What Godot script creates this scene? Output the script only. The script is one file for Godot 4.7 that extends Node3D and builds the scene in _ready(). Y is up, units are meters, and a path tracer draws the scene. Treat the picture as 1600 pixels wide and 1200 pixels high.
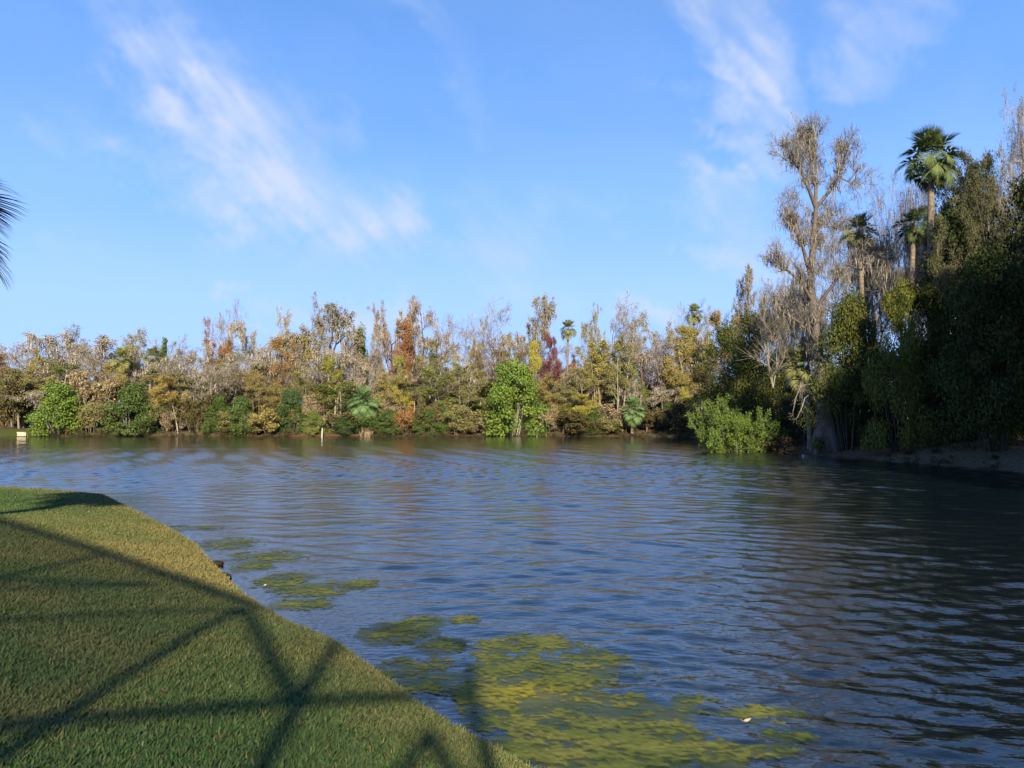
extends Node3D
# A Florida pond in late autumn: mown lawn, wind-rippled water with algae, mixed swamp wood on the far shore.

var rng := RandomNumberGenerator.new()
var taken := {}
var lake: PackedVector2Array
var broad := FastNoiseLite.new()
var fine := FastNoiseLite.new()
var mats := {}
var protos := {}
var fronds := {}


# ---------------------------------------------------------------- mesh writer
class Mb:
	var v := PackedVector3Array()
	var n := PackedVector3Array()
	var c := PackedColorArray()
	var i := PackedInt32Array()

	func tube(p: Vector3, q: Vector3, r0: float, r1: float, sides: int, col: Color) -> void:
		var d := (q - p).normalized()
		var s := d.cross(Vector3(0.31, 0.17, 0.93) if absf(d.y) > 0.9 else Vector3.UP).normalized()
		var t := s.cross(d)
		var at := v.size()
		for k in sides:
			var a := TAU * k / sides
			var o := s * cos(a) + t * sin(a)
			v.append(p + o * r0); v.append(q + o * r1)
			n.append(o); n.append(o)
			c.append(col); c.append(col)
		for k in sides:
			var k2 := (k + 1) % sides
			i.append(at + 2 * k); i.append(at + 2 * k2); i.append(at + 2 * k + 1)
			i.append(at + 2 * k2); i.append(at + 2 * k2 + 1); i.append(at + 2 * k + 1)

	func quad(a: Vector3, b: Vector3, e: Vector3, f: Vector3, col: Color) -> void:
		var at := v.size()
		var m := (b - a).cross(f - a).normalized()
		v.append(a); v.append(b); v.append(e); v.append(f)
		for k in 4:
			n.append(m); c.append(col)
		i.append(at); i.append(at + 2); i.append(at + 1)
		i.append(at); i.append(at + 3); i.append(at + 2)

	func tri(a: Vector3, b: Vector3, e: Vector3, col: Color) -> void:
		var at := v.size()
		var m := (b - a).cross(e - a).normalized()
		v.append(a); v.append(b); v.append(e)
		for k in 3:
			n.append(m); c.append(col)
		i.append(at); i.append(at + 2); i.append(at + 1)

	# a leaf: a rhombus from p along d, facing m
	func leaf(p: Vector3, d: Vector3, m: Vector3, size: float, wide: float, col: Color) -> void:
		var s := d.cross(m).normalized() * size * wide * 0.5
		var mid := p + d * size * 0.5 + m * size * 0.06
		quad(p, mid - s, p + d * size, mid + s, col)

	func mesh() -> ArrayMesh:
		var a := []
		a.resize(Mesh.ARRAY_MAX)
		a[Mesh.ARRAY_VERTEX] = v
		a[Mesh.ARRAY_NORMAL] = n
		a[Mesh.ARRAY_COLOR] = c
		a[Mesh.ARRAY_INDEX] = i
		var m := ArrayMesh.new()
		m.add_surface_from_arrays(Mesh.PRIMITIVE_TRIANGLES, a)
		return m


func rnd(a := 0.0, b := 1.0) -> float:
	return rng.randf_range(a, b)


func ball() -> Vector3:
	var z := rng.randf_range(-1, 1)
	var a := rng.randf() * TAU
	var r := sqrt(1 - z * z)
	return Vector3(r * cos(a), z, r * sin(a))


func tone(lo := 0.55, hue := 0.12) -> Color:
	var t := rnd(lo, 1.0)
	var w := rnd(-hue, hue)
	return Color(clampf(t * (1 + w), 0, 1), t * (1.0 - absf(w) * 0.2), clampf(t * (1 - w), 0, 1))


# ---------------------------------------------------------------- materials
func lin(r: float, g: float, b: float) -> Color:
	return Color(r, g, b).linear_to_srgb()


func leaf_mat(r: float, g: float, b: float, through := 0.35, rough := 0.7) -> StandardMaterial3D:
	var key := "%s %s %s %s" % [r, g, b, through]
	if mats.has(key):
		return mats[key]
	var m := StandardMaterial3D.new()
	m.albedo_color = lin(r * 1.25, g * 1.25, b * 1.25)
	m.vertex_color_use_as_albedo = true
	m.roughness = rough
	m.metallic_specular = 0.2
	m.cull_mode = BaseMaterial3D.CULL_DISABLED
	m.backlight_enabled = true
	m.backlight = Color(through, through, through)
	mats[key] = m
	return m


func wood_mat(r: float, g: float, b: float) -> StandardMaterial3D:
	var key := "wood %s %s %s" % [r, g, b]
	if mats.has(key):
		return mats[key]
	var m := StandardMaterial3D.new()
	m.albedo_color = lin(r * 1.25, g * 1.25, b * 1.25)
	m.vertex_color_use_as_albedo = true
	m.roughness = 0.9
	m.metallic_specular = 0.2
	m.albedo_texture = mats.bark
	m.uv1_triplanar = true
	m.uv1_scale = Vector3(0.9, 0.25, 0.9)
	mats[key] = m
	return m


func grain(freq: float, lo: float, hi: float, octaves := 4, seed_ := 3) -> NoiseTexture2D:
	var f := FastNoiseLite.new()
	f.seed = seed_
	f.noise_type = FastNoiseLite.TYPE_SIMPLEX_SMOOTH
	f.frequency = freq
	f.fractal_octaves = octaves
	var t := NoiseTexture2D.new()
	t.width = 512
	t.height = 512
	t.seamless = true
	t.noise = f
	var g := Gradient.new()
	g.set_color(0, Color(lo, lo, lo))
	g.set_color(1, Color(hi, hi, hi))
	t.color_ramp = g
	return t


# ---------------------------------------------------------------- scene tree helpers
func numbered(called: String) -> String:
	var k: int = taken.get(called, -1) + 1
	taken[called] = k
	return called if k == 0 else "%s_%03d" % [called, k]


func tag(o: Node, label: String, category := "", group := "", kind := "") -> void:
	if label: o.set_meta("label", label)
	if category: o.set_meta("category", category)
	if group: o.set_meta("group", group)
	if kind: o.set_meta("kind", kind)


func put(called: String, mesh: Mesh, m: Material, parent: Node = null) -> MeshInstance3D:
	var o := MeshInstance3D.new()
	o.mesh = mesh
	o.material_override = m
	if parent == null:
		o.name = numbered(called)
		add_child(o)
	else:
		var k := 0
		var full := called
		while parent.has_node(full):
			k += 1
			full = "%s_%03d" % [called, k]
		o.name = full
		parent.add_child(o)
	return o


func thing(called: String, at: Vector3, label: String, category: String, group := "") -> Node3D:
	var o := Node3D.new()
	o.name = numbered(called)
	o.position = at
	add_child(o)
	tag(o, label, category, group)
	return o


# ---------------------------------------------------------------- land and lake
func shore_distance(x: float, z: float) -> float:   # above 0 on land, below 0 in the lake
	var p := Vector2(x, z)
	var best := 1e12
	var inside := false
	var n := lake.size()
	var a := lake[n - 1]
	for k in n:
		var b := lake[k]
		var ab := b - a
		var t := clampf((p - a).dot(ab) / ab.length_squared(), 0, 1)
		var d := (p - a - ab * t).length_squared()
		if d < best: best = d
		if (a.y > z) != (b.y > z) and x < (b.x - a.x) * (z - a.y) / (b.y - a.y) + a.x:
			inside = not inside
		a = b
	var s := sqrt(best)
	return -s if inside else s


func land_height(sd: float, x: float, z: float) -> float:
	if sd < 0:
		return maxf(-1.8, sd * 0.22 - 0.05)
	var right := clampf((x - 8.0) / 10.0, 0, 1)
	var h := minf(sd * 0.13, 0.9) + minf(sd, 40.0) * 0.012
	h += right * minf(sd * 0.06, 0.8)
	return h + broad.get_noise_2d(x * 2.0, z * 2.0) * 0.12 * clampf(sd * 0.3, 0, 1)


func ground_at(x: float, z: float) -> float:
	return land_height(shore_distance(x, z), x, z)


func lawn_height(sd: float, x: float, z: float) -> float:
	var bump := broad.get_noise_2d(x * 9.0, z * 9.0) * 0.04
	if sd < -0.16:
		return maxf(-1.8, -0.22 + (sd + 0.16) * 0.28)
	if sd < 0.0:
		return lerpf(-0.22, 0.10, (sd + 0.16) / 0.16)
	var far := clampf((-z - 9.0) / 9.0, 0, 1)
	return 0.10 + (0.95 - 0.6 * far) * (1 - exp(-sd / 3.8)) + bump * clampf(sd, 0, 1)


func sheet(xs: PackedFloat32Array, zs: PackedFloat32Array, hs: PackedFloat32Array, cs: PackedColorArray, keep := PackedByteArray()) -> ArrayMesh:
	var w := xs.size()
	var h := zs.size()
	var v := PackedVector3Array()
	var idx := PackedInt32Array()
	v.resize(w * h)
	for j in h:
		for k in w:
			v[j * w + k] = Vector3(xs[k], hs[j * w + k], zs[j])
	var n := PackedVector3Array()
	n.resize(w * h)
	for j in h:
		for k in w:
			var a := v[j * w + maxi(k - 1, 0)]
			var b := v[j * w + mini(k + 1, w - 1)]
			var e := v[maxi(j - 1, 0) * w + k]
			var f := v[mini(j + 1, h - 1) * w + k]
			n[j * w + k] = (f - e).cross(b - a).normalized()
	for j in h - 1:
		for k in w - 1:
			var o := j * w + k
			if keep.size() and not (keep[o] or keep[o + 1] or keep[o + w] or keep[o + w + 1]):
				continue
			idx.append(o); idx.append(o + 1); idx.append(o + w)
			idx.append(o + 1); idx.append(o + w + 1); idx.append(o + w)
	var arr := []
	arr.resize(Mesh.ARRAY_MAX)
	arr[Mesh.ARRAY_VERTEX] = v
	arr[Mesh.ARRAY_NORMAL] = n
	arr[Mesh.ARRAY_COLOR] = cs
	arr[Mesh.ARRAY_INDEX] = idx
	var m := ArrayMesh.new()
	m.add_surface_from_arrays(Mesh.PRIMITIVE_TRIANGLES, arr)
	return m


func steps(from: float, to: float, by: float) -> PackedFloat32Array:
	var a := PackedFloat32Array()
	var n := int(round((to - from) / by))
	for k in n:
		a.append(from + (to - from) * k / n)
	return a


# ---------------------------------------------------------------- trees
# Grows one limb with its side limbs. shape: levels, steps, kids, angle, ratio, first, crook, up, thin
func grow(b: Mb, tips: Array, p: Vector3, d: Vector3, length: float, r: float, level: int, s: Dictionary) -> void:
	var n: int = s.steps[level]
	var last: bool = level == s.levels
	var seg := length / n
	var sides: int = [7, 5, 4, 3, 3, 3][level]
	var end_r := maxf(r * (s.thin if level == 0 else 0.35), s.least)
	var col := tone(0.7, 0.04)
	for k in n:
		var t0 := float(k) / n
		var t1 := float(k + 1) / n
		d = (d + ball() * s.crook[level] + Vector3.UP * s.up[level]).normalized()
		var q := p + d * seg
		b.tube(p, q, lerpf(r, end_r, t0), lerpf(r, end_r, t1), sides, col)
		if level > 0:
			tips.append([q, d, level])
		if not last and t1 >= s.first[level]:
			var many: float = s.kids[level]
			var count := int(many) + (1 if rng.randf() < many - int(many) else 0)
			for m in count:
				var a: float = deg_to_rad(s.angle[level] * rnd(0.7, 1.3))
				var side := d.cross(ball()).normalized()
				var e := (d * cos(a) + side * sin(a)).normalized()
				grow(b, tips, q, e, length * s.ratio[level] * rnd(0.65, 1.2) * (1.15 - 0.5 * t1), lerpf(r, end_r, t1) * rnd(0.5, 0.72), level + 1, s)
		p = q
	tips.append([p, d, level])


func path(b: Mb, tips: Array, pts: Array, r0: float, r1: float, sides := 8) -> void:
	var n := pts.size() - 1
	for k in n:
		b.tube(pts[k], pts[k + 1], lerpf(r0, r1, float(k) / n), lerpf(r0, r1, float(k + 1) / n), sides, tone(0.8, 0.04))
		tips.append([pts[k + 1], (pts[k + 1] - pts[k]).normalized(), 1])


func leaves_on(tips: Array, from_level: int, per: float, spread: float, size: float, wide := 0.6, chance := 1.0, flat := 0.5, lo := 0.5) -> Mb:
	var b := Mb.new()
	for t in tips:
		if t[2] < from_level or rng.randf() > chance:
			continue
		var many := int(per * rnd(0.4, 1.6) + 0.5)
		var sp := spread * rnd(0.5, 1.3)
		var base := tone(0.75, 0.1)
		for k in many:
			var o := ball() * sp * pow(rng.randf(), 0.5)
			o.y *= 0.75
			var m := (Vector3.UP * flat + ball()).normalized()
			var d := m.cross(ball()).normalized()
			var tn := tone(lo, 0.1)
			b.leaf(t[0] + o, d, m, size * rnd(0.6, 1.3), wide, Color(tn.r * base.r, tn.g * base.g, tn.b * base.b))
	return b


func moss_on(tips: Array, from_level: int, chance: float, per: int, longest: float, wide: float, to_level := 9) -> Mb:
	var b := Mb.new()
	for t in tips:
		if t[2] < from_level or t[2] > to_level or rng.randf() > chance:
			continue
		var l0 := longest * pow(rng.randf(), 1.4) + 0.2
		for k in per:
			var p: Vector3 = t[0] + ball() * Vector3(0.3, 0.15, 0.3)
			var l := l0 * rnd(0.35, 1.0)
			var a := rnd(0, TAU)
			var s := Vector3(cos(a), 0, sin(a)) * wide * rnd(0.5, 1.2)
			var col := tone(0.55, 0.06)
			var p1 := p + Vector3(rnd(-0.12, 0.12), -l * 0.5, rnd(-0.12, 0.12))
			var p2 := p1 + Vector3(rnd(-0.1, 0.1), -l * 0.5, rnd(-0.1, 0.1))
			b.quad(p - s * 0.35, p + s * 0.35, p1 + s * 0.5, p1 - s * 0.5, col)
			b.tri(p1 - s * 0.5, p1 + s * 0.5, p2, col)
	return b


# A leafy mass from lumps on a dome of half width 1 and height 1 (scaled by the caller through half and tall).
func dome(half: float, tall: float, lumps: int, leaves: int, size: float, wide := 0.55, low := 0.0, taper := 0.0) -> Mb:
	var b := Mb.new()
	var skew := rnd(0, TAU)
	for k in lumps:
		var u := ball()
		var y := pow(rng.randf(), 0.85)
		var ring := sqrt(maxf(0.0, 1 - pow(y, 2.2))) * (1 - taper * y) * rnd(0.4, 0.98)
		var a := rng.randf() * TAU
		ring *= 0.92 + 0.34 * sin(a * 2.0 + skew) * cos(a + y * 3.0 + skew * 1.7)
		var c := Vector3(cos(a) * ring * half, low + y * (tall - low) * 0.9, sin(a) * ring * half)
		var lr := half * rnd(0.14, 0.4)
		var base := tone(0.7, 0.1)
		for m in leaves / lumps:
			u = ball()
			var o := u * lr * pow(rng.randf(), 0.35)
			o.y *= 0.72
			var p := c + o
			if p.y < 0.05:
				continue
			var nrm := (u * 0.8 + Vector3.UP * 0.35 + ball() * 0.75).normalized()
			var d := (nrm.cross(ball()) + Vector3.DOWN * 0.25).normalized()
			var tn := tone(0.5, 0.1)
			b.leaf(p, d, nrm, size * rnd(0.6, 1.35), wide, Color(tn.r * base.r, tn.g * base.g, tn.b * base.b))
	return b


func size_of(b: Mb) -> Vector2:   # (half width that holds most of it, height)
	var tall := 0.0
	var out := PackedFloat32Array()
	for p in b.v:
		tall = maxf(tall, p.y)
		out.append(Vector2(p.x, p.z).length())
	out.sort()
	return Vector2(out[int(out.size() * 0.93)], tall)


func proto(called: String, wood: Mb, parts: Dictionary) -> void:
	var made := {"parts": {}}
	var half := 0.3
	var tall := 1.0
	for k in parts:
		var b: Mb = parts[k]
		if b.v.size() < 30:
			continue
		var s := size_of(b)
		half = maxf(half, s.x)
		tall = maxf(tall, s.y)
		made.parts[k] = b.mesh()
	if wood and wood.v.size():
		var s := size_of(wood)
		half = maxf(half, s.x)
		tall = maxf(tall, s.y)
		made.trunk = wood.mesh()
	made.half = half
	made.tall = tall
	if not protos.has(called):
		protos[called] = []
	protos[called].append(made)


# One tree or shrub: a copy of a grown kind with its own size, turn and colours.
func plant(kind: String, pick: int, called: String, x: float, z: float, tall: float, wide: float, tints: Dictionary, label: String, category: String, group := "", low := 0.0, tilt := 0.0) -> Node3D:
	var list: Array = protos[kind]
	var f: Dictionary = list[pick % list.size()]
	var o := thing(called, Vector3(x, ground_at(x, z) - low, z), label, category, group)
	o.rotation = Vector3(rnd(-tilt, tilt), rnd(0, TAU), rnd(-tilt, tilt))
	var sx := wide / (2.0 * float(f.half))
	o.scale = Vector3(sx, (tall + low) / float(f.tall), sx)
	if f.has("trunk"):
		put("trunk", f.trunk, tints.trunk, o)
	for k in f.parts:
		var part := put(k, f.parts[k], tints[k], o)
		if k == "moss":
			tag(part, "", "", "", "stuff")
	return o


func make_protos() -> void:
	var tips := []
	# bare winter trees: thin trunk, arching limbs, a haze of twigs, a little moss
	for k in 4:
		var b := Mb.new()
		tips = []
		var s := {"levels": 4, "steps": [6, 5, 4, 4, 3], "kids": [1.7, 1.5, 1.6, 1.8, 0.0], "angle": [54, 44, 42, 38, 30], "ratio": [0.78, 0.55, 0.55, 0.6, 0.5], "first": [0.42, 0.3, 0.25, 0.25, 1.0], "crook": [0.09, 0.2, 0.26, 0.28, 0.3], "up": [0.05, 0.09, 0.08, 0.07, 0.05], "thin": 0.4, "least": 0.012}
		grow(b, tips, Vector3.ZERO, Vector3(rnd(-0.08, 0.08), 1, rnd(-0.08, 0.08)).normalized(), 9.5, 0.2, 0, s)
		proto("bare", b, {"moss": moss_on(tips, 1, 0.14, 3, 0.8, 0.06, 3)})
	# tall trees hung with moss
	for k in 4:
		var b := Mb.new()
		tips = []
		var s := {"levels": 4, "steps": [5, 5, 4, 3, 3], "kids": [1.5, 1.3, 1.5, 1.6, 0.0], "angle": [58, 48, 46, 42, 30], "ratio": [0.8, 0.55, 0.5, 0.55, 0.5], "first": [0.45, 0.3, 0.25, 0.3, 1.0], "crook": [0.14, 0.24, 0.28, 0.3, 0.3], "up": [0.05, 0.1, 0.07, 0.06, 0.03], "thin": 0.5, "least": 0.014}
		grow(b, tips, Vector3.ZERO, Vector3(rnd(-0.12, 0.12), 1, rnd(-0.12, 0.12)).normalized(), 9.0, 0.3, 0, s)
		proto("mossy", b, {"moss": moss_on(tips, 1, 0.42, 5, 1.4, 0.075, 3), "crown": leaves_on(tips, 3, 2.4, 0.45, 0.2, 0.6, 0.5)})
	# leafy autumn trees: visible limbs, leaves in loose clumps
	for k in 4:
		var b := Mb.new()
		tips = []
		var s := {"levels": 3, "steps": [7, 5, 4, 3], "kids": [1.9, 1.6, 1.5, 0.0], "angle": [52, 45, 40, 30], "ratio": [0.5, 0.5, 0.5, 0.5], "first": [0.3, 0.3, 0.3, 1.0], "crook": [0.1, 0.22, 0.28, 0.3], "up": [0.05, 0.1, 0.06, 0.03], "thin": 0.3, "least": 0.014}
		grow(b, tips, Vector3.ZERO, Vector3(rnd(-0.08, 0.08), 1, rnd(-0.08, 0.08)).normalized(), 11.0, 0.19, 0, s)
		proto("leafy", b, {"crown": leaves_on(tips, 2, 13.0, 0.7, 0.2, 0.65, 0.85)})
		proto("sparse", b, {"crown": leaves_on(tips, 2, 5.0, 0.5, 0.17, 0.6, 0.75)})
	# slender pale trunks with thin foliage
	for k in 3:
		var b := Mb.new()
		tips = []
		var s := {"levels": 3, "steps": [8, 4, 3, 2], "kids": [1.3, 1.4, 1.4, 0.0], "angle": [48, 42, 40, 30], "ratio": [0.25, 0.5, 0.5, 0.5], "first": [0.35, 0.3, 0.3, 1.0], "crook": [0.05, 0.2, 0.28, 0.3], "up": [0.03, 0.15, 0.08, 0.02], "thin": 0.3, "least": 0.013}
		for j in 3:
			grow(b, tips, Vector3(rnd(-0.9, 0.9), 0, rnd(-0.9, 0.9)), Vector3(rnd(-0.16, 0.16), 1, rnd(-0.1, 0.1)).normalized(), rnd(9.5, 12.5), 0.12, 0, s)
		proto("slender", b, {"crown": leaves_on(tips, 2, 9.0, 0.55, 0.17, 0.6, 0.85)})
	# broad shrubs, leafy to the ground
	for k in 4:
		proto("shrub", stems(1.6, 3.4, 9), {"crown": dome(3.2, 6.0, 75, 14000, 0.2, 0.6, 0.0, [0.1, 0.35, 0.2, 0.45][k])})
	# loose upright shrubs with twigs
	for k in 4:
		var b := Mb.new()
		tips = []
		var s := {"levels": 3, "steps": [4, 4, 3, 2], "kids": [1.6, 1.7, 1.6, 0.0], "angle": [40, 40, 40, 30], "ratio": [0.55, 0.55, 0.55, 0.5], "first": [0.25, 0.25, 0.3, 1.0], "crook": [0.16, 0.25, 0.3, 0.3], "up": [0.05, 0.08, 0.03, 0.0], "thin": 0.3, "least": 0.01}
		for j in 6:
			var a := rnd(0, TAU)
			grow(b, tips, Vector3(cos(a), 0, sin(a)) * rnd(0.1, 0.9), Vector3(cos(a) * rnd(0.1, 0.6), 1, sin(a) * rnd(0.1, 0.6)).normalized(), rnd(1.8, 3.4), 0.045, 0, s)
		proto("scrub", b, {"crown": leaves_on(tips, 2, 3.0, 0.35, 0.2, 0.6, 0.75)})
	# conifer-like dark spires
	for k in 2:
		proto("spire", stems(0.2, 5.5, 2), {"crown": dome(1.7, 8.5, 46, 4200, 0.24, 0.4, 1.2, 0.8)})


func stems(spread: float, tall: float, n: int) -> Mb:
	var b := Mb.new()
	for k in n:
		var a := rnd(0, TAU)
		var p := Vector3(cos(a), 0, sin(a)) * rnd(0.0, 0.4) * spread
		var q := p + Vector3(cos(a) * spread * rnd(0.2, 0.8), tall * rnd(0.6, 1.0), sin(a) * spread * rnd(0.2, 0.8))
		var m := p.lerp(q, 0.5) + ball() * 0.15
		b.tube(p, m, 0.09, 0.06, 5, tone(0.7, 0.04))
		b.tube(m, q, 0.06, 0.02, 5, tone(0.7, 0.04))
	return b


# finer trees for the near right bank
func make_near_protos() -> void:
	var tips := []
	for k in 3:
		proto("thicket", stems(2.0, 5.0, 10), {"crown": dome(3.4, 8.0, 64, 26000, 0.16, 0.5, 0.0, [0.0, 0.25, 0.1][k])})
	for k in 2:
		var b := Mb.new()
		tips = []
		var s := {"levels": 4, "steps": [6, 6, 5, 4, 3], "kids": [1.5, 1.5, 1.6, 1.6, 0.0], "angle": [50, 46, 44, 40, 30], "ratio": [0.6, 0.55, 0.5, 0.55, 0.5], "first": [0.4, 0.3, 0.25, 0.3, 1.0], "crook": [0.16, 0.28, 0.3, 0.3, 0.3], "up": [0.04, 0.06, 0.05, 0.05, 0.0], "thin": 0.4, "least": 0.01}
		grow(b, tips, Vector3.ZERO, Vector3(rnd(-0.1, 0.1), 1, 0).normalized(), 11.0, 0.36, 0, s)
		proto("oak", b, {"crown": leaves_on(tips, 3, 9.0, 0.45, 0.13, 0.5, 0.6), "moss": moss_on(tips, 1, 0.1, 3, 0.9, 0.05, 2)})
	for k in 2:
		var b := Mb.new()
		tips = []
		var s := {"levels": 4, "steps": [6, 6, 5, 4, 3], "kids": [1.7, 1.6, 1.8, 1.9, 0.0], "angle": [52, 46, 42, 38, 30], "ratio": [0.8, 0.55, 0.55, 0.6, 0.5], "first": [0.35, 0.3, 0.25, 0.3, 1.0], "crook": [0.12, 0.24, 0.28, 0.3, 0.3], "up": [0.05, 0.08, 0.08, 0.06, 0.04], "thin": 0.4, "least": 0.007}
		grow(b, tips, Vector3.ZERO, Vector3(rnd(-0.1, 0.1), 1, 0).normalized(), 9.5, 0.2, 0, s)
		proto("tangle", b, {"moss": moss_on(tips, 1, 0.22, 4, 1.2, 0.05, 3), "crown": leaves_on(tips, 3, 1.5, 0.4, 0.1, 0.5, 0.4)})
	# the light bush that leans over the water: a lumpy leafy mass with upright sprays along its top
	var b := dome(2.9, 4.6, 80, 15000, 0.17, 0.5, 0.0, 0.3)
	var st := Mb.new()
	tips = []
	var s := {"levels": 2, "steps": [5, 4, 3], "kids": [1.8, 1.6, 0.0], "angle": [34, 36, 30], "ratio": [0.4, 0.5, 0.5], "first": [0.4, 0.2, 1.0], "crook": [0.1, 0.2, 0.3], "up": [0.1, 0.14, 0.06], "thin": 0.3, "least": 0.008}
	for j in 40:
		var a := rnd(0, TAU)
		var out := pow(rng.randf(), 0.6)
		grow(st, tips, Vector3(cos(a), 0, sin(a)) * out * 0.7, Vector3(cos(a) * out * 1.0, 1.15 - 0.8 * out, sin(a) * out * 1.0).normalized(), rnd(2.9, 4.9), 0.05, 0, s)
	var sprays := leaves_on(tips, 1, 6.0, 0.22, 0.17, 0.5, 0.95, 0.7)
	var at := b.v.size()
	b.v.append_array(sprays.v); b.n.append_array(sprays.n); b.c.append_array(sprays.c)
	for k in sprays.i:
		b.i.append(k + at)
	proto("leaning", st, {"crown": b})


# ---------------------------------------------------------------- palms
# A costapalmate fan: stalk along -z, a fan of narrow folded segments whose tips hang.
func frond_mesh(stalk: float, reach: float, bend: float, droop: float, segments: int, dead: bool) -> ArrayMesh:
	var b := Mb.new()
	var p := Vector3.ZERO
	var d := Vector3(0, 0.12, -1).normalized()
	var col := Color(0.75, 0.8, 0.6)
	var costa := []
	for k in 6:
		var q := p + d * stalk / 6.0
		b.tube(p, q, 0.022 - 0.0015 * k, 0.0205 - 0.0015 * k, 4, col)
		p = q
		d = (d + Vector3.DOWN * bend * 0.05).normalized()
	for k in 4:
		costa.append([p, d])
		p += d * reach * 0.1
		d = (d + Vector3.DOWN * bend * 0.22).normalized()
	for k in segments:
		var u := (k + 0.5) / segments * 2 - 1            # -1 .. 1 across the fan
		var a := u * deg_to_rad(128)
		var c: Array = costa[clampi(int((1 - absf(u)) * 4), 0, 3)]
		var fwd: Vector3 = c[1]
		var right := fwd.cross(Vector3.UP).normalized()
		var upv := right.cross(fwd).normalized()
		var dir := (fwd * cos(a) + right * sin(a) + upv * (0.42 * absf(u) - 0.04)).normalized()
		var l := reach * (1 - 0.28 * absf(u)) * rnd(0.9, 1.05)
		var w := reach * 0.021
		var side := dir.cross(upv).normalized() * w
		var tn := tone(0.6, 0.08)
		if dead:
			tn = tone(0.5, 0.06)
		var p0: Vector3 = c[0]
		var p1 := p0 + dir * l * 0.55
		var dir2 := (dir + Vector3.DOWN * droop * rnd(0.5, 1.3)).normalized()
		var p2 := p1 + dir2 * l * 0.28
		var dir3 := (dir2 + Vector3.DOWN * droop * 1.6 * rnd(0.5, 1.3)).normalized()
		var p3 := p2 + dir3 * l * 0.2
		b.quad(p0 - side * 0.3, p0 + side * 0.3, p1 + side, p1 - side, tn)
		b.quad(p1 - side, p1 + side, p2 + side * 0.55, p2 - side * 0.55, tn)
		b.tri(p2 - side * 0.55, p2 + side * 0.55, p3, tn)
	return b.mesh()


func palm(x: float, z: float, tall: float, crown: float, n: int, green: Material, label: String, lean := Vector2.ZERO, dead := 5, lowest := -0.75, boots := true, trunk_r := 0.17) -> Node3D:
	var o := thing("palm_tree", Vector3(x, ground_at(x, z) - 0.1, z), label, "palm tree")
	var b := Mb.new()
	var p := Vector3.ZERO
	var top := tall - crown * 0.47
	var rings := 14
	for k in rings:
		var t := float(k + 1) / rings
		var q := Vector3(lean.x * t * t, top * t, lean.y * t * t)
		var r0 := trunk_r * (1.25 - 0.3 * float(k) / rings) * (1.25 if k == 0 else 1.0)
		var r1 := trunk_r * (1.25 - 0.3 * t)
		b.tube(p, p.lerp(q, 0.5), r0, r1 * 1.05, 10, tone(0.75, 0.05))
		b.tube(p.lerp(q, 0.5), q, r1 * 1.05, r1, 10, tone(0.75, 0.05))
		p = q
	if boots:
		for k in 40:
			var a := k * 2.4
			var y := top - 0.05 - 1.3 * k / 40.0
			var c := Vector3(lean.x * pow(y / top, 2), y, lean.y * pow(y / top, 2)) + Vector3(cos(a), 0, sin(a)) * trunk_r * 0.9
			b.tube(c, c + Vector3(cos(a) * 0.16, 0.28, sin(a) * 0.16), 0.05, 0.02, 4, tone(0.5, 0.08))
	put("trunk", b.mesh(), mats.palm_trunk, o)
	var s := crown / 4.3
	for k in n:
		var t := (k + 0.5) / n
		var el := lerpf(1.5, lowest, pow(t, 1.1)) + rnd(-0.12, 0.12)
		var which: String = "stiff" if t < 0.35 else ["mid", "slack"][rng.randi() % 2]
		var f := put("frond", fronds[which], green, o)
		f.transform = Transform3D(Basis(Vector3.UP, k * 2.39996 + rnd(-0.2, 0.2)) * Basis(Vector3.RIGHT, el) * Basis(Vector3.BACK, rnd(-0.4, 0.4)), p + Vector3(0, 0.12 * (1 - t), 0)).scaled_local(Vector3.ONE * s * rnd(0.88, 1.1))
	for k in dead:
		var f := put("dead_frond", fronds.dead, mats.dead_frond, o)
		f.transform = Transform3D(Basis(Vector3.UP, k * 2.1 + rnd(-0.5, 0.5)) * Basis(Vector3.RIGHT, rnd(-1.35, -0.95)), p - Vector3(0, 0.15, 0)).scaled_local(Vector3.ONE * s * rnd(0.7, 0.95))
	return o


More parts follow.
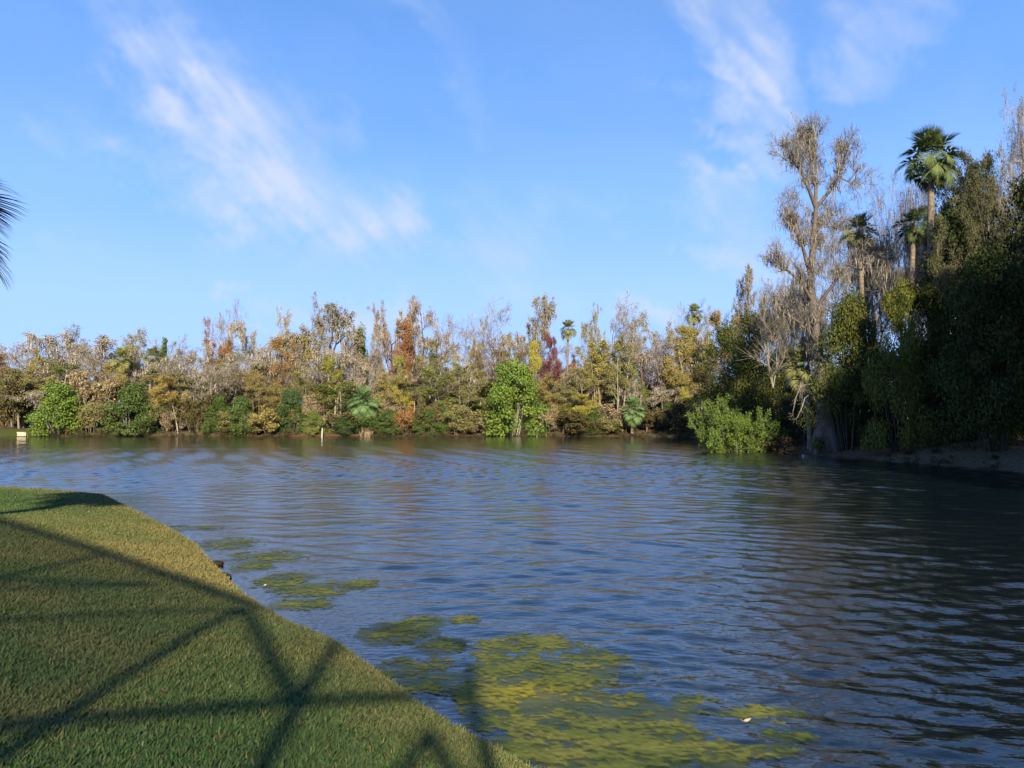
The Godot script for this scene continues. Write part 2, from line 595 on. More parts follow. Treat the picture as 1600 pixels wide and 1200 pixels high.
# ---------------------------------------------------------------- water
func water_mesh() -> ArrayMesh:
	var th := PackedFloat32Array()
	th.append_array(steps(-PI, -0.74, 0.16))
	th.append_array(steps(-0.74, 0.74, 0.004))
	th.append_array(steps(0.74, PI, 0.16))
	th.append(PI)
	var rs := PackedFloat32Array()
	var r := 2.2
	while r < 130.0:
		rs.append(r)
		r *= 1.0047 if r < 20.0 else 1.0023
	while r < 500.0:
		rs.append(r)
		r *= 1.15
	var count := 20
	var kx := PackedFloat32Array()
	var kz := PackedFloat32Array()
	var amp := PackedFloat32Array()
	var ph := PackedFloat32Array()
	var wl := PackedFloat32Array()
	for k in count:
		var l := 0.12 * pow(1.17, k)
		var a := 0.1 + rng.randfn(0.0, 0.33 if l > 0.9 or l < 0.25 else 0.5)
		var w := TAU / l
		kx.append(sin(a) * w); kz.append(cos(a) * w)
		amp.append(WAVE_SLOPE * (1.0 if l < 0.6 else 0.62 if l < 1.0 else 0.36) / w)
		ph.append(rnd(0, TAU))
		wl.append(l)
	var cols := th.size()
	var v := PackedVector3Array()
	var n := PackedVector3Array()
	var uv := PackedVector2Array()
	v.resize(cols * rs.size()); n.resize(cols * rs.size()); uv.resize(cols * rs.size())
	var at := 0
	for j in rs.size():
		r = rs[j]
		var reach := 0.0165 if r < 20.0 else lerpf(0.0165, 0.008, smoothstep(20.0, 34.0, r))
		var far := lerpf(1.0, 2.1, smoothstep(10.0, 45.0, r))
		var long := lerpf(1.0, 0.45, smoothstep(10.0, 40.0, r))
		var first := 0
		while first < count and wl[first] < r * reach:
			first += 1
		for t in cols:
			var x := r * sin(th[t])
			var z := -r * cos(th[t])
			var h := 0.0
			var sx := 0.0
			var sz := 0.0
			if absf(th[t]) < 0.8 and r < 110.0:
				var calm := 1.0
				if r < 30.0 and x < 4.0:
					calm = smoothstep(0.2, 3.2, -near_shore(x, z)) * (1.0 - 0.85 * smoothstep(0.35, 0.62, mat_density(x, z)))
					calm = 0.1 + 0.9 * calm
				var m1 := (0.95 + 0.9 * broad.get_noise_2d(x * 7.0, z * 14.0)) * calm
				var m2 := (0.95 + 0.9 * broad.get_noise_2d(x * 5.0 + 400.0, z * 10.0 + 90.0)) * calm
				var wob := broad.get_noise_2d(x * 16.0 + 70.0, z * 16.0) * 1.6
				for k in range(first, count):
					var f := (m1 if k % 2 == 0 else m2) * amp[k] * (far if wl[k] < 1.0 else long) * clampf(wl[k] / (r * reach) - 1.0, 0, 1)
					var q := kx[k] * x + kz[k] * z + ph[k] + wob
					var cq := cos(q) * f
					h += sin(q) * f
					sx += cq * kx[k]
					sz += cq * kz[k]
			v[at] = Vector3(x, h, z)
			n[at] = Vector3(-sx, 1, -sz).normalized()
			uv[at] = Vector2(x * 0.16, z * 0.34)
			at += 1
	var idx := PackedInt32Array()
	idx.resize((rs.size() - 1) * (cols - 1) * 6)
	at = 0
	for j in rs.size() - 1:
		for t in cols - 1:
			var o := j * cols + t
			idx[at] = o; idx[at + 1] = o + cols; idx[at + 2] = o + 1
			idx[at + 3] = o + 1; idx[at + 4] = o + cols; idx[at + 5] = o + cols + 1
			at += 6
	var arr := []
	arr.resize(Mesh.ARRAY_MAX)
	arr[Mesh.ARRAY_VERTEX] = v
	arr[Mesh.ARRAY_NORMAL] = n
	arr[Mesh.ARRAY_TEX_UV] = uv
	arr[Mesh.ARRAY_INDEX] = idx
	var m := ArrayMesh.new()
	m.add_surface_from_arrays(Mesh.PRIMITIVE_TRIANGLES, arr)
	return m

var near_pts: PackedVector2Array

func near_shore(x: float, z: float) -> float:   # signed like shore_distance, from the lawn's edge only
	var p := Vector2(x, z)
	var best := 1e12
	var sgn := -1.0
	for k in near_pts.size() - 1:
		var a := near_pts[k]
		var ab := near_pts[k + 1] - a
		var t := clampf((p - a).dot(ab) / ab.length_squared(), 0, 1)
		var d := (p - a - ab * t).length_squared()
		if d < best:
			best = d
			sgn = -signf(ab.cross(p - a))
	return sgn * sqrt(best)


var blobs := []      # [centre, half sizes, weight] of the floating algae

func mat_density(x: float, z: float) -> float:
	var d := 0.0
	for b in blobs:
		var e := Vector2((x - b[0].x) / b[1].x, (z - b[0].y) / b[1].y).length_squared()
		if e < 1.0:
			d = maxf(d, (1 - e) * b[2])
	return d


# Marching squares over a fine grid: the part of the water surface where f > 0, with smooth edges.
func mat_mesh(f: Callable, lo: Vector2, hi: Vector2, cell: float, y: float, bumps: float, shade: Callable) -> ArrayMesh:
	var b := Mb.new()
	var w := int((hi.x - lo.x) / cell)
	var h := int((hi.y - lo.y) / cell)
	var val := PackedFloat32Array()
	val.resize((w + 1) * (h + 1))
	for j in h + 1:
		for k in w + 1:
			val[j * (w + 1) + k] = f.call(lo.x + k * cell, lo.y + j * cell)
	for j in h:
		for k in w:
			var q := [val[j * (w + 1) + k], val[j * (w + 1) + k + 1], val[(j + 1) * (w + 1) + k + 1], val[(j + 1) * (w + 1) + k]]
			if q[0] <= 0 and q[1] <= 0 and q[2] <= 0 and q[3] <= 0:
				continue
			var c := [Vector2(k, j), Vector2(k + 1, j), Vector2(k + 1, j + 1), Vector2(k, j + 1)]
			var ring := []
			var thick := []
			for m in 4:
				var m2 := (m + 1) % 4
				if q[m] > 0:
					ring.append(c[m])
					thick.append(q[m])
				if (q[m] > 0) != (q[m2] > 0):
					ring.append(c[m].lerp(c[m2], q[m] / (q[m] - q[m2])))
					thick.append(0.0)
			var at := b.v.size()
			for m in ring.size():
				var p: Vector2 = lo + ring[m] * cell
				var up := fine.get_noise_2d(p.x * 60.0, p.y * 60.0) * bumps
				b.v.append(Vector3(p.x, y + up, p.y))
				var gx := (fine.get_noise_2d((p.x + 0.02) * 60.0, p.y * 60.0) * bumps - up) / 0.02
				var gz := (fine.get_noise_2d(p.x * 60.0, (p.y + 0.02) * 60.0) * bumps - up) / 0.02
				b.n.append(Vector3(-gx, 1, -gz).normalized())
				var col: Color = shade.call(p.x, p.y)
				col.a = smoothstep(0.0, 0.34, float(thick[m]))
				b.c.append(col)
			for m in range(1, ring.size() - 1):
				b.i.append(at); b.i.append(at + m); b.i.append(at + m + 1)
	return b.mesh()


# ---------------------------------------------------------------- sky
func cirrus(az: float, el: float) -> float:
	var sum := 0.0
	for s in streaks:
		var a := Vector2(s[0], s[1])
		var ab := Vector2(s[2], s[3]) - a
		var p := Vector2(az, el) - a
		var t := p.dot(ab) / ab.length_squared()
		if t < -0.4 or t > 1.4:
			continue
		var off := (p - ab * clampf(t, 0, 1)).length() / lerpf(s[4], s[5], clampf(t, 0, 1)) / 1.2
		if off < 1.0:
			sum += pow(1 - off * off, 1.5) * s[6]
	return sum

var streaks := []

func sky_image() -> Image:
	var w := 1536
	var h := 768
	var im := Image.create(w, h, false, Image.FORMAT_RGBF)
	var wisp := FastNoiseLite.new()
	wisp.seed = 11
	wisp.noise_type = FastNoiseLite.TYPE_SIMPLEX_SMOOTH
	wisp.frequency = 0.05
	wisp.fractal_octaves = 5
	wisp.fractal_gain = 0.55
	wisp.domain_warp_enabled = true
	wisp.domain_warp_amplitude = 14.0
	wisp.domain_warp_frequency = 0.03
	var data := PackedFloat32Array()
	data.resize(w * h * 3)
	var at := 0
	for j in h:
		var el := 90.0 - (j + 0.5) * 180.0 / h
		var e := maxf(el, 0.0)
		var base := sky_color(e)
		for k in w:
			var az := wrapf((k + 0.5) * 360.0 / w, -180.0, 180.0)   # the first column looks along -z
			var c := base
			if el > 0:
				var d := Vector3(sin(deg_to_rad(az)) * cos(deg_to_rad(el)), sin(deg_to_rad(el)), -cos(deg_to_rad(az)) * cos(deg_to_rad(el)))
				var q := d * 60.0
				var n1 := wisp.get_noise_3d(q.x + q.y * 0.8, q.y * 1.6, q.z)
				var n2 := wisp.get_noise_3d(q.x * 3.0 + 31.0 + q.y * 2.0, q.y * 3.6, q.z * 3.0)
				var veil := clampf(n1 * 0.5 + 0.28, 0, 1) * SKY_VEIL * clampf(el / 12.0, 0.4, 1)
				var s := cirrus(az + n1 * 5.0 + n2 * 1.5, el + n2 * 2.0 - n1 * 2.0) if absf(az) < 60 and el < 60 else 0.0
				if s > 0:
					var n3 := wisp.get_noise_2d((az - el) * 1.4, (az + el) * 8.0)   # fibres along the wind
					veil += s * clampf(0.62 + n2 * 0.5 + n3 * 0.55, 0, 1.3)
				veil = clampf(veil, 0, 0.9)
				c = base.lerp(CLOUD, veil)
			data[at] = c.x; data[at + 1] = c.y; data[at + 2] = c.z
			at += 3
	im.set_data(w, h, false, Image.FORMAT_RGBF, data.to_byte_array())
	return im


func sky_color(el: float) -> Vector3:
	for k in SKY.size() - 1:
		if el <= SKY[k + 1][0]:
			return SKY[k][1].lerp(SKY[k + 1][1], smoothstep(SKY[k][0], SKY[k + 1][0], el) * 0.5 + 0.5 * (el - SKY[k][0]) / (SKY[k + 1][0] - SKY[k][0]))
	return SKY[-1][1]


# ---------------------------------------------------------------- tables
# kind, variant, x, z, height, width, wood tint, leaf tint, name, category, label, group, how far it reaches below its foot
var far_wood := [
	["mossy", 0, -79.79, -128.00, 17.76, 18.75, "grey", "moss", "moss_hung_tree", "tree", "wide grey bare tree with moss behind the strip of far lawn", "", 0.00],
	["leafy", 0, -79.20, -120.00, 11.90, 6.90, "darkwood", "brown", "autumn_tree", "tree", "brown-leaved tree above the strip of far lawn", "", 0.00],
	["scrub", 0, -75.40, -116.00, 7.72, 7.11, "darkwood", "olivedark", "dark_shrub", "shrub", "dark olive shrub at the back of the far lawn", "", 0.00],
	["shrub", 0, -78.76, -132.00, 11.31, 3.76, "darkwood", "dark", "evergreen_tree", "tree", "small dark evergreen glimpsed between two grey trees over the bright bush", "", 0.00],
	["mossy", 1, -74.82, -134.00, 18.14, 15.29, "darkwood", "mosstuft", "moss_hung_tree", "tree", "open tree with dark moss tufts on crooked limbs and sky below them", "", 0.00],
	["mossy", 2, -67.17, -124.00, 15.11, 16.82, "grey", "moss", "moss_hung_tree", "tree", "grey-tan moss-covered tree behind the gap between the two round green bushes", "", 0.00],
	["shrub", 0, -64.11, -108.50, 7.64, 6.70, "grey", "bright", "round_bush", "shrub", "bright green round bush beside the little cream box", "", 0.00],
	["scrub", 0, -61.40, -113.00, 8.71, 6.93, "brownwood", "tan", "bare_shrub", "shrub", "tan half-bare shrub between the two round green bushes", "", 0.00],
	["scrub", 1, -59.95, -109.00, 4.85, 4.18, "brownwood", "olive", "low_shrub", "shrub", "low olive shrub filling the waterline between the round green bushes", "", 0.00],
	["shrub", 1, -54.05, -109.00, 7.67, 7.42, "grey", "green", "round_bush", "shrub", "darker green round bush under the pair of palms", "", 0.00],
	["mossy", 3, -61.33, -128.00, 16.80, 13.02, "grey", "mossolive", "moss_hung_tree", "tree", "mossy grey-olive tree directly behind the pair of palms", "", 0.00],
	["bare", 0, -58.28, -130.00, 15.94, 8.82, "grey", "moss", "bare_tree", "tree", "slim grey bare tree behind the orange-leaved tree near the pair of palms", "", 0.00],
	["spire", 0, -57.79, -127.00, 14.99, 2.43, "darkwood", "green", "evergreen_tree", "tree", "small green spire poking up beside the pair of palms", "", 0.00],
	["leafy", 1, -47.76, -110.00, 8.54, 6.96, "pale", "gold", "autumn_tree", "tree", "gold and orange leafy tree at the waterline next to the darker round bush", "", 0.00],
	["leafy", 2, -50.21, -112.00, 7.72, 3.86, "pale", "rust", "autumn_tree", "tree", "rusty low tree wedged between darker round bush and gold tree", "", 0.00],
	["bare", 1, -51.00, -120.00, 13.10, 12.95, "brownwood", "moss", "bare_tree", "tree", "pinkish-brown bare tree rising behind the gold and orange tree", "", 0.00],
	["sparse", 0, -53.06, -131.00, 19.10, 4.02, "grey", "rust", "sparse_tree", "tree", "thin tree with one rusty tuft at its tip", "", 0.00],
	["bare", 2, -49.61, -132.00, 21.54, 10.18, "grey", "moss", "bare_tree", "tree", "fan-shaped pale bare tree standing tallest above the rust-coloured crown", "", 0.00],
	["leafy", 3, -46.46, -122.00, 14.50, 5.14, "brownwood", "rust", "autumn_tree", "tree", "dense rust-coloured crown below the fan-shaped bare tree", "", 0.00],
	["bare", 3, -44.26, -113.00, 11.35, 19.16, "pale", "moss", "bare_tree", "tree", "pale bare tree with white trunk and arching limbs right at the water", "", 0.00],
	["mossy", 0, -43.31, -128.00, 20.21, 11.84, "grey", "moss", "moss_hung_tree", "tree", "moss-laden tree between the fan-shaped bare tree and the orange-brown crown", "", 0.00],
	["leafy", 1, -37.48, -119.00, 14.50, 6.39, "brownwood", "orange", "autumn_tree", "tree", "broad orange-brown crown halfway up the far wood", "", 0.00],
	["shrub", 2, -38.42, -109.00, 5.76, 4.14, "darkwood", "green", "green_shrub", "shrub", "dark green shrub close behind the black hollow at the waterline", "", 0.00],
	["leafy", 2, -37.29, -113.00, 9.46, 6.06, "brownwood", "orangeolive", "autumn_tree", "tree", "olive and orange tree over the dark shrubs below the orange-brown crown", "", 0.00],
	["scrub", 2, -34.70, -109.00, 4.49, 5.85, "brownwood", "goldolive", "autumn_shrub", "shrub", "small gold shrub before the dark green upright shrub", "", 0.00],
	["mossy", 1, -33.60, -126.00, 22.56, 8.94, "darkwood", "mosstuft", "moss_hung_tree", "tree", "tallest moss-tufted tree with two straight dark stems", "", 0.00],
	["mossy", 2, -29.87, -128.00, 21.28, 16.58, "darkwood", "mosstuft", "moss_hung_tree", "tree", "moss-tufted tree holding one long limb out sideways toward the palm", "", 0.00],
	["mossy", 3, -35.49, -121.00, 14.80, 14.92, "grey", "moss", "moss_hung_tree", "tree", "curtain of tan moss hanging below the two-stemmed tree", "", 0.00],
	["mossy", 0, -28.50, -120.00, 14.10, 14.43, "grey", "moss", "moss_hung_tree", "tree", "thick drape of grey moss just under the long sideways limb", "", 0.00],
	["shrub", 3, -25.80, -129.00, 17.77, 3.68, "darkwood", "green", "evergreen_tree", "tree", "dark evergreen top beside the big rust and moss tree", "", 0.00],
	["leafy", 3, -27.98, -117.00, 11.66, 4.04, "brownwood", "yellowgreen", "autumn_tree", "tree", "bright yellow-green crown in the moss curtains", "", 0.00],
	["shrub", 0, -31.53, -110.00, 6.80, 3.83, "darkwood", "darkgreen", "green_shrub", "shrub", "dark green upright shrub near the white post", "", 0.00],
	["sparse", 1, -29.03, -112.00, 7.72, 5.58, "grey", "olive", "sparse_tree", "tree", "thin olive tree just behind the white post", "", 0.00],
	["shrub", 1, -27.98, -109.00, 3.58, 3.45, "darkwood", "olivegreen", "low_shrub", "shrub", "low yellowish-green shrub over the white post", "", 0.00],
	["mossy", 0, -19.43, -124.00, 21.72, 12.23, "darkwood", "rustmoss", "moss_hung_tree", "tree", "big tree of moss and rust leaves, its spike-topped half", "", 0.00],
	["mossy", 3, -15.42, -125.00, 21.46, 12.33, "darkwood", "rustmoss", "moss_hung_tree", "tree", "big tree of moss and rust leaves, its round-topped half", "", 0.00],
	["leafy", 0, -17.49, -122.00, 17.34, 7.02, "brownwood", "rust", "autumn_tree", "tree", "rust-leaved crown in the lap of the big moss tree", "", 0.00],
	["bare", 0, -23.19, -121.00, 14.00, 13.06, "brownwood", "moss", "bare_tree", "tree", "brown twiggy tree above the large low fan palm", "", 0.00],
	["leafy", 1, -18.02, -115.00, 11.22, 5.07, "pale", "yellowgreen", "autumn_tree", "tree", "tall yellow-green tree between the large low fan palm and slender trunks", "", 0.00],
	["leafy", 2, -16.46, -111.00, 6.93, 4.47, "brownwood", "yellow", "autumn_tree", "tree", "yellow-leaved small tree beside the large low fan palm", "", 0.00],
	["shrub", 2, -17.62, -109.00, 3.76, 3.80, "darkwood", "green", "green_shrub", "shrub", "dark green shrub touching the large low fan palm", "", 0.00],
	["scrub", 3, -14.90, -109.00, 4.13, 3.76, "brownwood", "rust", "autumn_shrub", "shrub", "rusty twiggy shrub hanging to the water past the fan palm", "", 0.00],
	["shrub", 3, -23.42, -108.50, 3.03, 3.61, "darkwood", "darkgreen", "low_shrub", "shrub", "low dark shrub in front of the large low fan palm", "", 0.00],
	["spire", 1, -12.30, -123.00, 14.19, 4.01, "darkwood", "olivegreen", "evergreen_tree", "tree", "green feathery spire in front of the sky gap", "", 0.00],
	["bare", 0, -8.88, -130.00, 20.06, 12.83, "grey", "moss", "bare_tree", "tree", "ragged grey bare tree behind the green feathery spire", "", 0.00],
	["sparse", 2, -8.68, -117.00, 12.44, 2.47, "pale", "yellowgreen", "sparse_tree", "tree", "narrow yellow-green column above the slender pale trunks", "", 0.00],
	["slender", 0, -11.20, -112.00, 9.40, 6.01, "pale", "olivegreen", "slender_tree", "tree", "pale slender trunks with olive leaves next to the yellow small tree", "", 0.00],
	["slender", 1, -7.35, -113.00, 10.22, 6.93, "pale", "olive", "slender_tree", "tree", "pale slender trunks just before the large bright green tree", "", 0.00],
	["shrub", 0, -11.99, -109.00, 4.13, 3.80, "darkwood", "green", "green_shrub", "shrub", "fresh green shrub at the feet of the slender pale trunks", "", 0.00],
	["scrub", 0, -7.81, -109.00, 3.76, 5.43, "brownwood", "olive", "low_shrub", "shrub", "olive low shrub between the slender trunks and the large bright green tree", "", 0.00],
	["bare", 1, -3.30, -132.00, 22.75, 14.65, "grey", "moss", "bare_tree", "tree", "big spreading bare crown above the large bright green tree", "", 0.00],
	["bare", 2, -3.15, -118.00, 14.30, 10.19, "brownwood", "redbrown", "bare_tree", "tree", "red-brown bare tree behind the large bright green tree", "", 0.00],
	["leafy", 3, -5.20, -120.00, 14.50, 2.76, "brownwood", "orangeolive", "autumn_tree", "tree", "narrow orange-olive crown beside the red-brown bare tree", "", 0.00],
	["shrub", 0, 0.00, -108.50, 10.99, 7.90, "grey", "bright", "bright_tree", "tree", "large bright green leafy tree standing in the middle of the far shore", "", 0.00],
	["shrub", 1, 2.93, -110.00, 6.34, 3.83, "darkwood", "green", "green_shrub", "shrub", "darker green shrub hugging the side of the large bright green tree", "", 0.00],
	["mossy", 2, 5.19, -127.00, 22.40, 11.36, "darkwood", "mosstuft", "moss_hung_tree", "tree", "V-shaped bare tree with moss next to the small palm top", "", 0.00],
	["leafy", 0, 3.51, -117.00, 13.61, 3.81, "pale", "yellow", "autumn_tree", "tree", "yellow-leaved crown over the shoulder of the large bright green tree", "", 0.00],
	["leafy", 1, 6.74, -119.00, 14.99, 5.25, "brownwood", "wine", "wine_red_tree", "tree", "wine-red tree below the small palm top", "", 0.00],
	["leafy", 2, 9.18, -116.00, 11.58, 4.67, "pale", "rust", "autumn_tree", "tree", "rusty tree with pale stem beside the wine-red tree", "", 0.00],
	["leafy", 3, 5.84, -113.00, 8.52, 5.41, "brownwood", "orangeolive", "autumn_tree", "tree", "brownish-olive tree under the wine-red tree", "", 0.00],
	["leafy", 1, 8.71, -110.00, 5.79, 6.96, "brownwood", "yellow", "autumn_tree", "tree", "spreading bright yellow low tree at the far water edge", "", 0.00],
	["scrub", 2, 9.49, -108.50, 3.21, 5.82, "darkwood", "olivedark", "dark_shrub", "shrub", "dark twiggy shrub under the spreading yellow tree", "", 0.00],
	["mossy", 0, 13.33, -125.00, 19.80, 6.94, "darkwood", "mossolive", "moss_hung_tree", "tree", "olive mossy top in front of the wide leafless crown", "", 0.00],
	["bare", 3, 17.25, -131.00, 22.60, 12.52, "grey", "moss", "bare_tree", "tree", "wide leafless crown with fine bare twigs beside the small palm top", "", 0.00],
	["slender", 2, 15.12, -112.00, 14.25, 4.94, "pale", "olive", "slender_tree", "tree", "cluster of tall white trunks with pale olive leaves by the bluish palm", "", 0.00],
	["slender", 0, 12.46, -115.00, 13.42, 5.51, "pale", "yellowolive", "slender_tree", "tree", "tall thin trunks with yellowish leaves beyond the spreading yellow tree", "", 0.00],
	["mossy", 3, 22.75, -130.00, 19.41, 12.03, "grey", "mossolive", "moss_hung_tree", "tree", "pale green-grey mossy tree between the wide leafless crown and high palm", "", 0.00],
	["bare", 0, 20.11, -116.00, 14.00, 10.01, "brownwood", "redbrown", "bare_tree", "tree", "red-brown twiggy tree above the bluish palm", "", 0.00],
	["bare", 1, 22.62, -115.00, 14.38, 10.64, "pale", "redbrown", "bare_tree", "tree", "red-brown bare tree with one clear pale trunk", "", 0.00],
	["sparse", 3, 19.25, -110.00, 5.42, 5.48, "brownwood", "yellowolive", "sparse_tree", "tree", "small yellowish tree growing through the bluish palm", "", 0.00],
	["leafy", 0, 26.12, -114.00, 15.23, 6.99, "pale", "goldolive", "autumn_tree", "tree", "golden-olive tall tree under the high palm", "", 0.00],
	["leafy", 1, 30.05, -112.00, 16.87, 6.65, "brownwood", "goldbrown", "autumn_tree", "tree", "golden-brown tree against the dark evergreen edge", "", 0.00],
	["bare", 2, 31.29, -126.00, 20.77, 11.65, "grey", "moss", "bare_tree", "tree", "fine grey bare twigs around the high palm", "", 0.00],
	["leafy", 2, 24.52, -107.00, 7.30, 3.90, "brownwood", "yellow", "autumn_tree", "tree", "drooping yellow spray near the overhanging bush", "", 0.00],
	["scrub", 3, 22.97, -106.00, 4.43, 7.11, "darkwood", "olivedark", "dark_shrub", "shrub", "dark olive twiggy shrub in the shady corner of the inlet", "", 0.00],
	["leafy", 3, 26.43, -104.00, 9.33, 7.38, "darkwood", "olivedark", "dark_tree", "tree", "dark brown-olive tree behind the overhanging bush", "", 0.00],
	["mossy", 1, 35.58, -122.00, 23.04, 5.64, "darkwood", "mosstuft", "moss_hung_tree", "tree", "small crooked tree with tufts alone in the sky gap", "", 0.00],
	["mossy", 2, 36.58, -118.00, 24.82, 6.91, "darkwood", "mosstuft", "moss_hung_tree", "tree", "black-limbed tree with a flat mossy top in the sky gap", "", 0.00],
	["bare", 0, -81.23, -124.72, 12.62, 17.15, "grey", "moss", "woodland_tree", "tree", "grey bare twiggy tree deep in the wood behind the strip of far lawn", "trees in the thick of the far wood", 0.00],
	["mossy", 1, -75.62, -119.05, 13.40, 16.39, "brownwood", "moss", "woodland_tree", "tree", "grey moss-hung tree deep in the wood behind the strip of far lawn", "trees in the thick of the far wood", 0.00],
	["leafy", 2, -74.97, -120.58, 12.59, 9.64, "pale", "yellowolive", "woodland_tree", "tree", "yellowish leafy tree deep in the wood behind the strip of far lawn", "trees in the thick of the far wood", 0.00],
	["sparse", 3, -73.33, -123.78, 10.46, 7.70, "grey", "olive", "woodland_tree", "tree", "olive thin-leaved tree deep in the wood behind the bright round bush", "trees in the thick of the far wood", 0.00],
	["bare", 0, -74.10, -126.65, 13.13, 11.97, "brownwood", "moss", "woodland_tree", "tree", "grey bare twiggy tree deep in the wood behind the bright round bush", "trees in the thick of the far wood", 0.00],
	["mossy", 1, -70.33, -125.93, 10.57, 16.23, "pale", "moss", "woodland_tree", "tree", "grey moss-hung tree deep in the wood behind the gap between the round bushes", "trees in the thick of the far wood", 0.00],
	["bare", 2, -65.25, -120.34, 13.64, 14.48, "grey", "moss", "woodland_tree", "tree", "grey bare twiggy tree deep in the wood behind the gap between the round bushes", "trees in the thick of the far wood", 0.00],
	["mossy", 3, -64.98, -126.50, 12.66, 14.79, "brownwood", "moss", "woodland_tree", "tree", "grey moss-hung tree deep in the wood behind the pair of palms", "trees in the thick of the far wood", 0.00],
	["leafy", 0, -61.27, -123.36, 13.60, 7.65, "pale", "yellowolive", "woodland_tree", "tree", "yellowish leafy tree deep in the wood behind the pair of palms", "trees in the thick of the far wood", 0.00],
	["sparse", 1, -59.18, -124.20, 11.64, 8.58, "grey", "olive", "woodland_tree", "tree", "olive thin-leaved tree deep in the wood behind the darker round bush", "trees in the thick of the far wood", 0.00],
	["bare", 2, -55.18, -120.43, 11.56, 15.41, "brownwood", "moss", "woodland_tree", "tree", "grey bare twiggy tree deep in the wood behind the darker round bush", "trees in the thick of the far wood", 0.00],
	["mossy", 3, -53.06, -121.03, 12.25, 15.04, "pale", "moss", "woodland_tree", "tree", "grey moss-hung tree deep in the wood behind the gold and orange tree", "trees in the thick of the far wood", 0.00],
	["bare", 0, -50.65, -121.90, 12.00, 16.32, "grey", "moss", "woodland_tree", "tree", "grey bare twiggy tree deep in the wood behind the white-trunked bare tree", "trees in the thick of the far wood", 0.00],
	["mossy", 1, -47.47, -120.46, 13.79, 13.92, "brownwood", "moss", "woodland_tree", "tree", "grey moss-hung tree deep in the wood behind the white-trunked bare tree", "trees in the thick of the far wood", 0.00],
	["leafy", 2, -45.23, -122.33, 13.18, 9.95, "pale", "yellowolive", "woodland_tree", "tree", "yellowish leafy tree deep in the wood behind the rust-coloured crown", "trees in the thick of the far wood", 0.00],
	["sparse", 3, -43.22, -123.58, 13.56, 8.28, "grey", "olive", "woodland_tree", "tree", "olive thin-leaved tree deep in the wood behind the black hollow", "trees in the thick of the far wood", 0.00],
	["bare", 0, -39.55, -119.68, 11.53, 14.37, "brownwood", "moss", "woodland_tree", "tree", "grey bare twiggy tree deep in the wood behind the orange-brown crown", "trees in the thick of the far wood", 0.00],
	["mossy", 1, -39.62, -126.16, 14.75, 15.94, "pale", "moss", "woodland_tree", "tree", "grey moss-hung tree deep in the wood behind the orange-brown crown", "trees in the thick of the far wood", 0.00],
	["bare", 2, -36.39, -123.32, 13.15, 11.78, "grey", "moss", "woodland_tree", "tree", "grey bare twiggy tree deep in the wood behind the upright dark shrub", "trees in the thick of the far wood", 0.00],
	["mossy", 3, -35.13, -125.14, 13.26, 13.68, "brownwood", "moss", "woodland_tree", "tree", "grey moss-hung tree deep in the wood behind the upright dark shrub", "trees in the thick of the far wood", 0.00],
	["leafy", 0, -32.23, -123.12, 15.11, 9.50, "pale", "yellowolive", "woodland_tree", "tree", "yellowish leafy tree deep in the wood behind the two-stemmed moss tree", "trees in the thick of the far wood", 0.00],
	["sparse", 1, -29.33, -125.48, 12.21, 8.97, "grey", "olive", "woodland_tree", "tree", "olive thin-leaved tree deep in the wood behind the white post", "trees in the thick of the far wood", 0.00],
	["bare", 2, -25.78, -120.19, 11.42, 14.82, "brownwood", "moss", "woodland_tree", "tree", "grey bare twiggy tree deep in the wood behind the long sideways limb", "trees in the thick of the far wood", 0.00],
	["mossy", 3, -23.68, -120.51, 11.65, 13.10, "pale", "moss", "woodland_tree", "tree", "grey moss-hung tree deep in the wood behind the large fan palm", "trees in the thick of the far wood", 0.00],
	["bare", 0, -21.41, -122.49, 13.68, 14.84, "grey", "moss", "woodland_tree", "tree", "grey bare twiggy tree deep in the wood behind the large fan palm", "trees in the thick of the far wood", 0.00],
	["mossy", 1, -19.91, -126.22, 13.90, 14.12, "brownwood", "moss", "woodland_tree", "tree", "grey moss-hung tree deep in the wood behind the big moss and rust tree", "trees in the thick of the far wood", 0.00],
	["leafy", 2, -15.83, -124.86, 12.82, 7.48, "pale", "yellowolive", "woodland_tree", "tree", "yellowish leafy tree deep in the wood behind the green spire", "trees in the thick of the far wood", 0.00],
	["sparse", 3, -13.28, -119.47, 11.52, 8.06, "grey", "olive", "woodland_tree", "tree", "olive thin-leaved tree deep in the wood behind the green spire", "trees in the thick of the far wood", 0.00],
	["bare", 0, -11.53, -125.36, 14.86, 16.00, "brownwood", "moss", "woodland_tree", "tree", "grey bare twiggy tree deep in the wood behind the yellow-green column", "trees in the thick of the far wood", 0.00],
	["mossy", 1, -9.47, -126.54, 11.53, 12.72, "pale", "moss", "woodland_tree", "tree", "grey moss-hung tree deep in the wood behind the yellow-green column", "trees in the thick of the far wood", 0.00],
	["bare", 2, -6.83, -126.85, 12.41, 16.15, "grey", "moss", "woodland_tree", "tree", "grey bare twiggy tree deep in the wood behind the slender trunks", "trees in the thick of the far wood", 0.00],
	["mossy", 3, -3.22, -123.35, 15.22, 11.50, "brownwood", "moss", "woodland_tree", "tree", "grey moss-hung tree deep in the wood behind the red-brown bare tree", "trees in the thick of the far wood", 0.00],
	["leafy", 0, -2.49, -124.33, 12.79, 9.06, "pale", "yellowolive", "woodland_tree", "tree", "yellowish leafy tree deep in the wood behind the red-brown bare tree", "trees in the thick of the far wood", 0.00],
	["sparse", 1, 0.78, -124.83, 14.54, 10.59, "grey", "olive", "woodland_tree", "tree", "olive thin-leaved tree deep in the wood behind the large bright green tree", "trees in the thick of the far wood", 0.00],
	["bare", 2, 2.42, -121.30, 14.95, 14.76, "brownwood", "moss", "woodland_tree", "tree", "grey bare twiggy tree deep in the wood behind the yellow crown", "trees in the thick of the far wood", 0.00],
